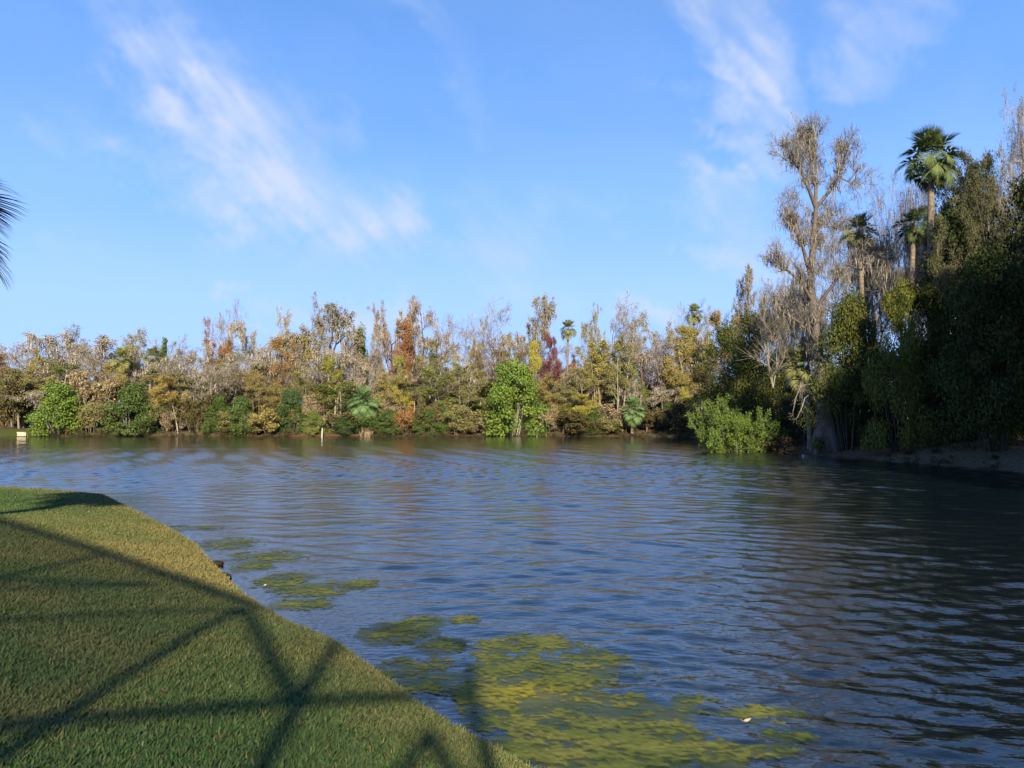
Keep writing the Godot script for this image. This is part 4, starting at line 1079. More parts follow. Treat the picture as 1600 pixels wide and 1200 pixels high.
var algae_blobs := [
	[Vector2(0.31, -7.61), Vector2(0.82, 1.24), 1.00],
	[Vector2(0.64, -7.81), Vector2(0.59, 0.83), 0.90],
	[Vector2(-0.06, -7.91), Vector2(0.49, 0.74), 0.90],
	[Vector2(-0.23, -6.90), Vector2(0.35, 0.98), 0.80],
	[Vector2(0.27, -6.60), Vector2(0.82, 1.05), 1.00],
	[Vector2(0.66, -6.19), Vector2(0.82, 0.92), 1.00],
	[Vector2(0.46, -5.61), Vector2(0.98, 0.64), 1.00],
	[Vector2(1.12, -5.94), Vector2(0.50, 0.53), 0.85],
	[Vector2(1.46, -5.61), Vector2(0.33, 0.37), 0.70],
	[Vector2(1.85, -5.66), Vector2(0.28, 0.17), 0.80],
	[Vector2(2.02, -6.34), Vector2(0.42, 0.24), 0.55],
	[Vector2(2.09, -5.94), Vector2(0.25, 0.17), 0.50],
	[Vector2(1.48, -6.60), Vector2(0.33, 0.32), 0.60],
	[Vector2(-1.29, -8.73), Vector2(0.51, 0.57), 0.85],
	[Vector2(-1.06, -9.21), Vector2(0.35, 0.35), 0.85],
	[Vector2(-0.58, -9.33), Vector2(0.25, 0.29), 0.75],
	[Vector2(-0.74, -8.24), Vector2(0.41, 0.37), 0.70],
	[Vector2(-2.22, -11.21), Vector2(0.47, 0.51), 0.75],
	[Vector2(-2.72, -11.00), Vector2(0.78, 0.66), 0.75],
	[Vector2(-3.41, -11.65), Vector2(0.58, 0.74), 0.70],
	[Vector2(-2.73, -10.06), Vector2(0.59, 0.41), 0.70],
	[Vector2(-4.25, -13.53), Vector2(0.79, 0.88), 0.50],
	[Vector2(-5.54, -14.91), Vector2(0.87, 0.91), 0.45],
	[Vector2(-7.07, -17.09), Vector2(0.85, 0.80), 0.40],
	[Vector2(-4.18, -12.66), Vector2(0.42, 0.55), 0.60],
	[Vector2(-0.95, -7.24), Vector2(0.60, 0.80), 0.45],
	[Vector2(1.22, -7.42), Vector2(0.37, 0.37), 0.30],
]

var cirrus_strokes := [
	[-28.33, 28.28, -24.68, 23.57, 2.78, 3.47, 0.28],
	[-25.08, 23.51, -21.69, 18.46, 3.24, 5.09, 0.50],
	[-22.14, 20.44, -17.33, 15.08, 5.09, 4.17, 0.55],
	[-18.66, 16.26, -9.56, 14.20, 3.24, 3.47, 0.60],
	[-15.05, 10.78, -8.62, 14.46, 1.39, 2.31, 0.42],
	[-21.33, 21.75, -13.35, 20.96, 2.31, 1.39, 0.22],
	[-7.79, 30.46, -1.45, 20.41, 1.85, 1.11, 0.15],
	[15.77, 30.47, 17.89, 22.97, 3.94, 2.78, 0.50],
	[17.90, 23.77, 17.16, 18.52, 2.55, 2.31, 0.50],
	[17.82, 18.88, 16.42, 13.83, 2.55, 2.31, 0.30],
	[25.61, 28.86, 24.68, 23.57, 5.09, 2.78, 0.45],
	[13.25, 12.32, 18.58, 10.94, 1.11, 1.85, 0.45],
	[-4.81, 12.74, 1.93, 13.01, 1.85, 2.78, 0.25],
	[-13.65, 7.64, -9.52, 8.59, 1.11, 1.39, 0.85],
	[7.64, 8.17, 12.29, 7.87, 0.83, 1.11, 0.85],
	[-18.52, 7.01, -15.45, 7.49, 0.74, 0.93, 0.50],
	[-21.31, 8.79, -18.76, 8.93, 0.42, 0.42, 0.50],
	[12.36, 14.74, 17.79, 16.34, 0.93, 1.39, 0.20],
	[-31.92, 11.89, -29.02, 10.61, 0.93, 0.93, 0.15],
	[-2.90, 16.64, 0.00, 9.28, 1.85, 1.85, 0.14],
	[-30.66, 17.94, -28.43, 17.14, 1.30, 0.74, 0.18],
	[-2.88, 9.74, 3.84, 8.79, 1.39, 1.39, 0.22],
	[-27.24, 14.90, -24.90, 15.10, 0.65, 0.65, 0.20],
	[3.86, 15.27, 9.09, 14.45, 1.16, 0.69, 0.16],
	[11.52, 23.17, 15.19, 22.25, 0.65, 0.65, 0.12],
	[-21.18, 13.46, -17.75, 13.73, 1.39, 0.93, 0.15],
]

var lake_edge := PackedVector2Array([Vector2(20.00, 9.00), Vector2(9.00, 3.50), Vector2(4.00, -1.20), Vector2(1.60, -3.30), Vector2(0.06, -5.09), Vector2(-0.70, -6.08), Vector2(-1.81, -7.87), Vector2(-2.59, -8.73), Vector2(-3.50, -9.99), Vector2(-4.62, -11.92), Vector2(-5.80, -14.04), Vector2(-7.92, -17.09), Vector2(-12.07, -22.75), Vector2(-14.21, -24.15), Vector2(-16.76, -25.27), Vector2(-21.00, -27.50), Vector2(-27.00, -32.00), Vector2(-40.00, -42.00), Vector2(-62.00, -66.00), Vector2(-86.00, -92.00), Vector2(-100.00, -103.00), Vector2(-82.00, -105.50), Vector2(-71.00, -106.00), Vector2(-66.00, -107.50), Vector2(-52.00, -107.00), Vector2(-40.00, -108.00), Vector2(-22.00, -107.00), Vector2(-8.00, -108.20), Vector2(6.00, -107.30), Vector2(16.00, -108.00), Vector2(23.00, -104.00), Vector2(25.50, -95.00), Vector2(24.00, -80.00), Vector2(20.50, -66.00), Vector2(18.60, -59.00), Vector2(19.60, -52.00), Vector2(21.00, -47.00), Vector2(21.40, -42.50), Vector2(22.60, -38.50), Vector2(23.40, -34.00), Vector2(22.60, -29.00), Vector2(21.00, -24.00), Vector2(19.50, -18.00), Vector2(19.00, -10.00), Vector2(20.00, 0.00), Vector2(22.00, 9.00)])
var lawn_edge := PackedVector2Array([Vector2(20.00, 9.00), Vector2(9.00, 3.50), Vector2(4.00, -1.20), Vector2(1.60, -3.30), Vector2(0.06, -5.09), Vector2(-0.70, -6.08), Vector2(-1.81, -7.87), Vector2(-2.59, -8.73), Vector2(-3.50, -9.99), Vector2(-4.62, -11.92), Vector2(-5.80, -14.04), Vector2(-7.92, -17.09), Vector2(-12.07, -22.75), Vector2(-14.21, -24.15), Vector2(-16.76, -25.27), Vector2(-21.00, -27.50), Vector2(-27.00, -32.00), Vector2(-40.00, -42.00), Vector2(-62.00, -66.00), Vector2(-86.00, -92.00)])

# ---------------------------------------------------------------- numbers to tune
const EXPOSURE := 2.0
const SUN := 1.6
const WAVE_SLOPE := 0.041
const SKY_VEIL := 0.15
const CLOUD := Vector3(0.343, 0.388, 0.478)
# elevation in degrees, radiance
var SKY := [
	[0.0, Vector3(0.264, 0.384, 0.608)],
	[8.0, Vector3(0.220, 0.365, 0.675)],
	[15.0, Vector3(0.148, 0.299, 0.650)],
	[22.0, Vector3(0.099, 0.231, 0.545)],
	[29.0, Vector3(0.078, 0.193, 0.461)],
	[45.0, Vector3(0.042, 0.129, 0.380)],
	[90.0, Vector3(0.020, 0.074, 0.276)],
]
const LEAF := {
	"moss": Vector3(0.36, 0.32, 0.245), "mosstuft": Vector3(0.27, 0.24, 0.16), "mossolive": Vector3(0.29, 0.275, 0.17), "rustmoss": Vector3(0.31, 0.25, 0.17),
	"rust": Vector3(0.3, 0.16, 0.07), "orange": Vector3(0.33, 0.215, 0.09), "orangeolive": Vector3(0.28, 0.235, 0.09), "gold": Vector3(0.38, 0.285, 0.08),
	"goldolive": Vector3(0.31, 0.265, 0.09), "goldbrown": Vector3(0.3, 0.22, 0.095), "yellow": Vector3(0.39, 0.365, 0.07), "yellowgreen": Vector3(0.3, 0.31, 0.06),
	"yellowolive": Vector3(0.31, 0.28, 0.08), "olive": Vector3(0.25, 0.24, 0.095), "olivegreen": Vector3(0.18, 0.215, 0.06), "olivedark": Vector3(0.13, 0.115, 0.05),
	"tan": Vector3(0.31, 0.25, 0.15), "brown": Vector3(0.23, 0.16, 0.09), "redbrown": Vector3(0.3, 0.215, 0.16), "wine": Vector3(0.19, 0.075, 0.075),
	"bright": Vector3(0.15, 0.23, 0.042), "green": Vector3(0.095, 0.145, 0.04), "darkgreen": Vector3(0.072, 0.115, 0.038), "dark": Vector3(0.05, 0.08, 0.03),
	"springgreen": Vector3(0.12, 0.185, 0.035), "oakgreen": Vector3(0.09, 0.105, 0.026), "greygreen": Vector3(0.12, 0.125, 0.06), "limegreen": Vector3(0.15, 0.17, 0.035),
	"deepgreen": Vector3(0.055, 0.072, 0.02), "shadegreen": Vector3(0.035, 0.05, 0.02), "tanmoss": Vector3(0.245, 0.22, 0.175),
}
const WOOD := {"grey": Vector3(0.42, 0.375, 0.335), "pale": Vector3(0.52, 0.46, 0.37), "brownwood": Vector3(0.26, 0.20, 0.155), "darkwood": Vector3(0.11, 0.09, 0.075)}
const PITCH := 2.624


func _ready() -> void:
	rng.seed = 20
	setup_light()
	setup_materials()
	build_land()
	build_water()
	make_protos()
	make_near_protos()
	make_fronds()
	build_enclosure()
	build_far_wood()
	build_near_bank()
	build_dead_tree()
	build_palms()
	build_algae()
	build_grass()
	build_small_things()


func setup_light() -> void:
	var cam := Camera3D.new()
	cam.name = "camera"
	cam.position = Vector3(0, 2.4, 0)
	cam.rotation_degrees = Vector3(PITCH, 0, 0)
	cam.fov = 53.13
	cam.near = 0.05
	cam.far = 2000.0
	add_child(cam)
	cam.current = true
	streaks = cirrus_strokes
	var pano := PanoramaSkyMaterial.new()
	pano.panorama = ImageTexture.create_from_image(sky_image())
	var sky := Sky.new()
	sky.sky_material = pano
	var env := Environment.new()
	env.background_mode = Environment.BG_SKY
	env.sky = sky
	env.tonemap_mode = Environment.TONE_MAPPER_LINEAR
	env.tonemap_exposure = EXPOSURE
	env.sdfgi_enabled = true
	env.ssao_enabled = true
	env.ssil_enabled = true
	var we := WorldEnvironment.new()
	we.name = "world"
	we.environment = env
	add_child(we)
	var sun := DirectionalLight3D.new()
	sun.name = "sun"
	sun.light_energy = SUN
	sun.light_color = Color(1.0, 0.93, 0.80)
	sun.light_angular_distance = 0.8
	sun.shadow_enabled = true
	sun.directional_shadow_max_distance = 300.0
	var to_sun := Vector3(0.106, 0.4663, 0.9944).normalized()
	sun.look_at_from_position(to_sun * 50.0, Vector3.ZERO)
	add_child(sun)


func setup_materials() -> void:
	broad.seed = 5
	broad.noise_type = FastNoiseLite.TYPE_SIMPLEX_SMOOTH
	broad.frequency = 0.012
	broad.fractal_octaves = 3
	fine.seed = 8
	fine.noise_type = FastNoiseLite.TYPE_SIMPLEX_SMOOTH
	fine.frequency = 0.25
	fine.fractal_octaves = 3
	lake = lake_edge
	near_pts = lawn_edge
	blobs = algae_blobs
	mats.bark = grain(0.03, 0.45, 1.0, 5, 4)
	mats.palm_trunk = wood_mat(0.34, 0.28, 0.21)
	mats.dead_frond = leaf_mat(0.26, 0.17, 0.09, 0.2)
	var w := StandardMaterial3D.new()
	w.albedo_color = Color(lin(0.006, 0.014, 0.021), 0.53)
	w.transparency = BaseMaterial3D.TRANSPARENCY_ALPHA
	w.roughness = 0.04
	w.metallic_specular = 0.5
	var f := FastNoiseLite.new()
	f.seed = 21
	f.noise_type = FastNoiseLite.TYPE_SIMPLEX_SMOOTH
	f.frequency = 0.026
	f.fractal_octaves = 3
	var t := NoiseTexture2D.new()
	t.width = 1024
	t.height = 1024
	t.seamless = true
	t.noise = f
	t.as_normal_map = true
	t.bump_strength = 5.0
	w.normal_enabled = true
	w.normal_texture = t
	w.normal_scale = 0.3
	mats.water = w


func tints(wood: String, leaf: String) -> Dictionary:
	var c: Vector3 = LEAF[leaf]
	var t: Vector3 = WOOD[wood]
	var m := leaf_mat(c.x, c.y, c.z)
	var moss: Vector3 = LEAF.moss
	var trunk := wood_mat(t.x, t.y, t.z)
	if leaf == "redbrown":
		trunk = wood_mat(0.30, 0.225, 0.185)
	return {"trunk": trunk, "crown": m, "moss": m if "moss" in leaf else leaf_mat(moss.x, moss.y, moss.z)}


func build_land() -> void:
	var xs := PackedFloat32Array()
	xs.append_array(steps(-460, -110, 25)); xs.append_array(steps(-110, 12, 1.6)); xs.append_array(steps(12, 34, 0.45)); xs.append_array(steps(34, 80, 2.3)); xs.append_array(steps(80, 460, 25)); xs.append(460)
	var zs := PackedFloat32Array()
	zs.append_array(steps(-460, -140, 25)); zs.append_array(steps(-140, -100, 1.0)); zs.append_array(steps(-100, -62, 1.6)); zs.append_array(steps(-62, -30, 0.5)); zs.append_array(steps(-30, 40, 2.0)); zs.append_array(steps(40, 460, 30)); zs.append(460)
	var hs := PackedFloat32Array()
	var cs := PackedColorArray()
	for z in zs:
		for x in xs:
			var sd := shore_distance(x, z)
			var h := land_height(sd, x, z)
			if x > -26.5 and x < 5.5 and z > -31.5 and z < 14.0:
				h = minf(h, -0.1) - 1.2
			if absf(x - 26) < 12 and z < -25 and z > -66 and sd > 0:
				h += fine.get_noise_2d(x * 4.0, z * 4.0) * 0.04 * clampf(sd, 0, 1)
			hs.append(h)
			var n := broad.get_noise_2d(x * 6.0, z * 6.0)
			var c := Color(0.16, 0.115, 0.07).lerp(Color(0.22, 0.17, 0.10), clampf(0.5 + n, 0, 1))
			if x < -64 and z > -118:                     # the open strip of lawn on the far shore
				c = c.lerp(Color(0.13, 0.15, 0.04), clampf((-64 - x) / 3.0, 0, 1))
			if z > -34 and x < 8:
				c = Color(0.09, 0.12, 0.035)
			if x > -32 and x < -20 and z < -106 and sd < 1.6:   # bare reddish clay at the far water edge
				c = c.lerp(Color(0.30, 0.14, 0.08), 0.8)
			if sd < 0:
				c = Color(0.035, 0.032, 0.02)
			cs.append(c)
	var m := StandardMaterial3D.new()
	m.vertex_color_use_as_albedo = true
	m.roughness = 0.95
	m.metallic_specular = 0.15
	m.albedo_texture = grain(0.02, 0.5, 1.0, 5, 9)
	m.uv1_triplanar = true
	m.uv1_world_triplanar = true
	m.uv1_scale = Vector3(0.35, 0.35, 0.35)
	tag(put("ground", sheet(xs, zs, hs, cs), m), "leaf-strewn ground round the pond and its muddy bed", "", "", "structure")
	# the mown lawn by the viewer
	xs = steps(-27, 6, 0.11); xs.append(6)
	zs = steps(-32, 14.5, 0.13); zs.append(14.5)
	hs = PackedFloat32Array()
	cs = PackedColorArray()
	var keep := PackedByteArray()
	for z in zs:
		for x in xs:
			var sd := near_shore(x, z)
			lawn_sd.append(sd)
			keep.append(1 if sd > -7.0 else 0)
			hs.append(lawn_height(sd, x, z) if sd > -7 else -1.8)
			var c := turf(x, z, sd) * 0.75
			if sd < -0.02:
				c = Color(0.05, 0.045, 0.022) if sd > -0.3 else Color(0.05, 0.055, 0.025)
			c.a = 1.0
			cs.append(c)
	lawn_xs = xs
	lawn_zs = zs
	var lm := StandardMaterial3D.new()
	lm.vertex_color_use_as_albedo = true
	lm.roughness = 0.95
	lm.metallic_specular = 0.1
	lm.albedo_texture = grain(0.05, 0.45, 1.0, 5, 12)
	lm.uv1_triplanar = true
	lm.uv1_world_triplanar = true
	lm.uv1_scale = Vector3(0.9, 0.9, 0.9)
	tag(put("lawn", sheet(xs, zs, hs, cs, keep), lm), "mown lawn sloping down to the pond", "", "", "structure")

var lawn_sd := PackedFloat32Array()
var lawn_xs: PackedFloat32Array
var lawn_zs: PackedFloat32Array


# the lawn's own colours: green, with dry straw patches and a dry rim by the water
func turf(x: float, z: float, sd: float) -> Color:
	var dry := 0.5 + 0.9 * broad.get_noise_2d(x * 14.0 + 50.0, z * 14.0)
	dry = clampf(dry * 0.26 + 0.5 * maxf(0.0, broad.get_noise_2d(x * 30.0 + 9.0, z * 45.0)) + 0.42 * exp(-maxf(sd, 0) / 0.9) + 0.4 * exp(-Vector2((x + 6.0) / 4.5, (z + 12.0) / 3.2).length_squared()), 0, 1)
	return Color(0.066, 0.162, 0.05).lerp(Color(0.275, 0.245, 0.09), dry)


func build_water() -> void:
	tag(put("water", water_mesh(), mats.water), "wind-rippled pond water mirroring sky and trees", "", "", "structure")


func make_fronds() -> void:
	fronds.stiff = frond_mesh(1.0, 1.15, 0.5, 0.15, 58, false)
	fronds.mid = frond_mesh(1.1, 1.2, 1.0, 0.4, 58, false)
	fronds.slack = frond_mesh(1.15, 1.2, 1.5, 0.8, 58, false)
	fronds.dead = frond_mesh(0.7, 0.95, 1.6, 1.2, 30, true)


func build_far_wood() -> void:
	for r in far_wood:
		plant(r[0], r[1], r[8], r[2], r[3], r[4], r[5], tints(r[6], r[7]), r[10], r[9], r[11], r[12], 0.03)
	# the wood goes on behind: too deep to count
	var mm := MultiMesh.new()
	mm.transform_format = MultiMesh.TRANSFORM_3D
	mm.use_colors = true
	var b := dome(3.0, 8.5, 60, 9000, 0.3, 0.6, 0.0, 0.3)
	mm.mesh = b.mesh()
	mm.instance_count = 150
	var hues := [Color(0.24, 0.19, 0.13), Color(0.19, 0.17, 0.09), Color(0.14, 0.15, 0.06), Color(0.24, 0.16, 0.09), Color(0.27, 0.23, 0.18)]
	for k in 150:
		var z := rnd(-128, -160)
		var x := rnd(-118, 60)
		var s := rnd(0.9, 1.25)
		mm.set_instance_transform(k, Transform3D(Basis(Vector3.UP, rnd(0, TAU)).scaled(Vector3(s * 1.1, s * rnd(0.9, 1.2), s * 1.1)), Vector3(x, 0.8, z)))
		mm.set_instance_color(k, hues[rng.randi() % 5])
	var o := MultiMeshInstance3D.new()
	o.name = "background_woods"
	o.multimesh = mm
	o.material_override = leaf_mat(0.8, 0.8, 0.8, 0.3)
	add_child(o)
	tag(o, "deep mixed wood behind the trees of the far shore", "", "", "stuff")
	# litter and low growth along the water edge
	mm = MultiMesh.new()
	mm.transform_format = MultiMesh.TRANSFORM_3D
	mm.use_colors = true
	b = dome(0.6, 0.75, 16, 420, 0.11, 0.3, 0.0, 0.2)
	mm.mesh = b.mesh()
	var spots := []
	for k in lake.size():
		var p := lake[k]
		var q := lake[(k + 1) % lake.size()]
		if p.y > -33 or p.x < -66.5:
			continue
		var n := int((q - p).length() / 0.45)
		for m in n:
			var s := p.lerp(q, (m + rng.randf()) / n) + Vector2(rnd(-0.6, 0.6), rnd(-0.6, 0.6))
			var sd := shore_distance(s.x, s.y)
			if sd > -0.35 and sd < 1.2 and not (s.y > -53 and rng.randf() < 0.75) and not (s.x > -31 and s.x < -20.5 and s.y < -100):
				spots.append(Vector3(s.x, maxf(land_height(sd, s.x, s.y), -0.05), s.y))
	mm.instance_count = spots.size()
	var low := [Color(0.12, 0.10, 0.055), Color(0.075, 0.075, 0.03), Color(0.17, 0.12, 0.07), Color(0.06, 0.08, 0.025)]
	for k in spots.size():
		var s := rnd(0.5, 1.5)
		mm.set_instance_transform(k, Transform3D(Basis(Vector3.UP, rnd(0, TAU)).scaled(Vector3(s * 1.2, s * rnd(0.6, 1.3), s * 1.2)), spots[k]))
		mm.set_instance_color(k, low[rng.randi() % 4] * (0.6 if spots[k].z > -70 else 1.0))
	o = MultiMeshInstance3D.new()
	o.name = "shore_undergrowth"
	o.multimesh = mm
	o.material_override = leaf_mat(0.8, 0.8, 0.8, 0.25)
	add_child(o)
	tag(o, "low brown and olive growth along the water edge", "", "", "stuff")


func build_near_bank() -> void:
	for r in near_bank:
		plant(r[0], r[1], r[8], r[2], r[3], r[4], r[5], tints(r[6], r[7]), r[10], r[9], r[11], r[12], 0.02)


# The tall dead tree hung with moss, at the head of the shady bank.
func build_dead_tree() -> void:
	var x := 20.9
	var z := -52.0
	var o := thing("dead_tree", Vector3(x, ground_at(x, z) - 0.2, z), "tall dead tree draped with tan moss, forked top against the sky", "tree")
	var b := Mb.new()
	var twig := Mb.new()
	var tips := []
	var u := func(px: float, py: float, dz := 0.0) -> Vector3: return Vector3((px - 1285.0) * 0.0433, (693.0 - py) * 0.0433, dz)
	path(b, tips, [u.call(1292, 697), u.call(1293, 660), u.call(1291, 620), u.call(1285, 560)], 0.8, 0.36, 10)
	path(b, tips, [u.call(1285, 560), u.call(1277, 480), u.call(1272, 420), u.call(1279, 350), u.call(1283, 305)], 0.36, 0.13, 9)
	for k in 5:      # root flare
		var a := k * 1.3
		b.tube(Vector3(cos(a) * 1.1 + 0.3, -0.3, sin(a) * 1.1), Vector3(cos(a) * 0.45 + 0.33, 1.6, sin(a) * 0.45), 0.16, 0.34, 7, tone(0.8, 0.04))
	var arms := [
		[[u.call(1283, 305), u.call(1268, 272, 0.3), u.call(1257, 250, 0.5), u.call(1243, 236, 0.6), u.call(1236, 222, 0.6)], 0.17],
		[[u.call(1268, 272, 0.3), u.call(1259, 240, 0.0), u.call(1256, 212, -0.2), u.call(1262, 198, -0.2)], 0.12],
		[[u.call(1283, 305), u.call(1287, 270, -0.4), u.call(1281, 235, -0.5), u.call(1275, 208, -0.4), u.call(1284, 193, -0.3)], 0.17],
		[[u.call(1287, 270, -0.4), u.call(1294, 240, -0.8), u.call(1292, 212, -1.0)], 0.10],
		[[u.call(1283, 305), u.call(1300, 283, 0.3), u.call(1314, 258, 0.5), u.call(1322, 238, 0.6), u.call(1325, 222, 0.6)], 0.16],
		[[u.call(1314, 258, 0.5), u.call(1326, 268, 0.8), u.call(1332, 262, 1.0)], 0.08],
		[[u.call(1272, 415), u.call(1258, 375, 0.5), u.call(1246, 352, 0.8), u.call(1234, 340, 1.0)], 0.17],
		[[u.call(1258, 375, 0.5), u.call(1256, 345, 0.2), u.call(1248, 318, 0.1)], 0.09],
		[[u.call(1275, 455), u.call(1250, 428, 0.9), u.call(1228, 412, 1.3), u.call(1214, 404, 1.6)], 0.16],
		[[u.call(1279, 350), u.call(1292, 335, -0.4), u.call(1303, 322, -0.6), u.call(1310, 330, -0.8)], 0.10],
		[[u.call(1277, 470), u.call(1305, 425, 0.6), u.call(1322, 400, 1.0), u.call(1338, 410, 1.3)], 0.15],
		[[u.call(1280, 520), u.call(1250, 496, 1.4), u.call(1222, 486, 2.2), u.call(1196, 470, 2.6)], 0.13],
	]
	var s := {"levels": 3, "steps": [5, 5, 4, 3], "kids": [2.2, 2.0, 1.8, 0.0], "angle": [44, 42, 38, 30], "ratio": [0.6, 0.55, 0.6, 0.5], "first": [0.1, 0.2, 0.2, 1.0], "crook": [0.16, 0.26, 0.3, 0.3], "up": [0.16, 0.16, 0.1, 0.05], "thin": 0.3, "least": 0.007}
	for a in arms:
		path(b, tips, a[0], a[1] * 0.85, a[1] * 0.28, 6)
		for k in range(1, a[0].size()):
			for m in 4:
				var d: Vector3 = (a[0][k] - a[0][k - 1]).normalized()
				grow(twig, tips, a[0][k], (d + ball() * 0.7 + Vector3.UP * 0.3).normalized(), rnd(0.7, 1.9), a[1] * 0.24, 1, s)
	for k in 26:
		var t := rnd(0.0, 1.0)
		var p: Vector3 = u.call(lerpf(1277.0, 1282.0, t), lerpf(500.0, 315.0, t))
		grow(twig, tips, p, (ball() * Vector3(1, 0.3, 1) + Vector3.UP * 0.5).normalized(), rnd(0.6, 1.6), 0.03, 1, s)
	put("trunk", b.mesh(), wood_mat(0.20, 0.175, 0.155), o)
	put("twigs", twig.mesh(), wood_mat(0.33, 0.30, 0.28), o)
	var c: Vector3 = LEAF.tanmoss
	var big := moss_on(tips, 1, 0.36, 5, 1.2, 0.05, 1)
	var some := moss_on(tips, 2, 0.03, 3, 0.6, 0.04, 3)
	var both := SurfaceTool.new()
	both.append_from(big.mesh(), 0, Transform3D())
	both.append_from(some.mesh(), 0, Transform3D())
	put("moss", both.commit(), leaf_mat(c.x, c.y, c.z, 0.3), o).set_meta("kind", "stuff")
	# bleached fallen limb hanging over the bank beside it
	tips = []
	var l := Mb.new()
	path(l, tips, [u.call(1266, 596, 1.0), u.call(1246, 607, 1.6), u.call(1236, 622, 2.2), u.call(1226, 636, 2.6)], 0.05, 0.02, 5)
	path(l, tips, [u.call(1262, 585, 1.0), u.call(1242, 588, 1.5), u.call(1230, 604, 2.0), u.call(1221, 628, 2.4)], 0.045, 0.015, 5)
	for t in tips.duplicate():
		grow(l, [], t[0], Vector3(rnd(-0.8, 0), -0.5, 0.3).normalized(), 0.7, 0.014, 2, s)
	var limb := put("fallen_limb", l.mesh(), wood_mat(0.36, 0.33, 0.29))
	limb.position = o.position
	tag(limb, "bleached bare limb hanging beside the thick grey trunk", "branch")
	# bare whitish sapling in front of the dark evergreen
	var w := Mb.new()
	tips = []
	for k in 3:
		grow(w, tips, Vector3.ZERO, Vector3(rnd(-0.5, 0.3), 1, 0.2).normalized(), 4.2, 0.06, 1, s)
	var sap := thing("bare_sapling", Vector3(18.2, 4.6, -53.5), "bare whitish branches sticking out of the dark evergreen left of the dead tree", "branch")
	put("limb", w.mesh(), wood_mat(0.45, 0.40, 0.34), sap)


func build_palms() -> void:
	var green := leaf_mat(0.10, 0.135, 0.05, 0.3, 0.55)
	var olive := leaf_mat(0.165, 0.175, 0.065, 0.3, 0.55)
	var blue := leaf_mat(0.11, 0.18, 0.07, 0.3, 0.5)
	var dusk := leaf_mat(0.07, 0.10, 0.035, 0.3, 0.5)
	palm(27.3, -50.0, 20.0, 4.0, 40, green, "tall palm standing clear above the shady bank with pale trunk", Vector2(0.3, 0.2), 6, -0.85, true, 0.19)
	palm(26.2, -57.0, 16.3, 2.8, 26, olive, "short-crowned yellowish palm between the dead tree and the tall palm", Vector2(-0.2, 0.1), 3)
	palm(28.3, -54.5, 15.9, 2.6, 24, dusk, "dark drooping palm just beside the tall palm trunk", Vector2(0.4, 0.2), 3, -1.0)
	palm(21.0, -54.2, 7.2, 3.4, 26, olive, "low palm with yellowed hanging fronds against the thick grey trunk", Vector2(-0.5, 0.4), 6, -1.1)
	palm(-59.5, -117.0, 12.2, 3.9, 26, olive, "palm with a visible pale trunk, one of a pair above the darker round bush", Vector2(-0.2, 0), 4)
	palm(-56.0, -118.5, 12.4, 3.6, 24, olive, "shaded palm of the pair above the darker round bush, trunk hidden", Vector2(0.3, 0), 4)
	palm(-21.4, -109.8, 6.6, 5.2, 40, blue, "large low fan palm with a skirt of yellow fronds at the far shore", Vector2.ZERO, 12, -0.95)
	palm(8.9, -124.0, 17.3, 3.3, 26, olive, "small palm top above the wine-red tree", Vector2(0.2, 0), 5)
	palm(17.0, -109.0, 5.2, 4.0, 32, blue, "bluish palm with long blades low at the far water edge", Vector2(0.1, 0.3), 5, -1.0)
	palm(29.0, -123.0, 19.0, 3.4, 26, olive, "high olive palm among bare twigs near the inlet", Vector2(0.3, 0), 6)
	palm(-10.33, -12.0, 6.6, 3.8, 64, green, "palm on the lawn whose frond tips reach in from the side", Vector2(0.2, 0), 2)


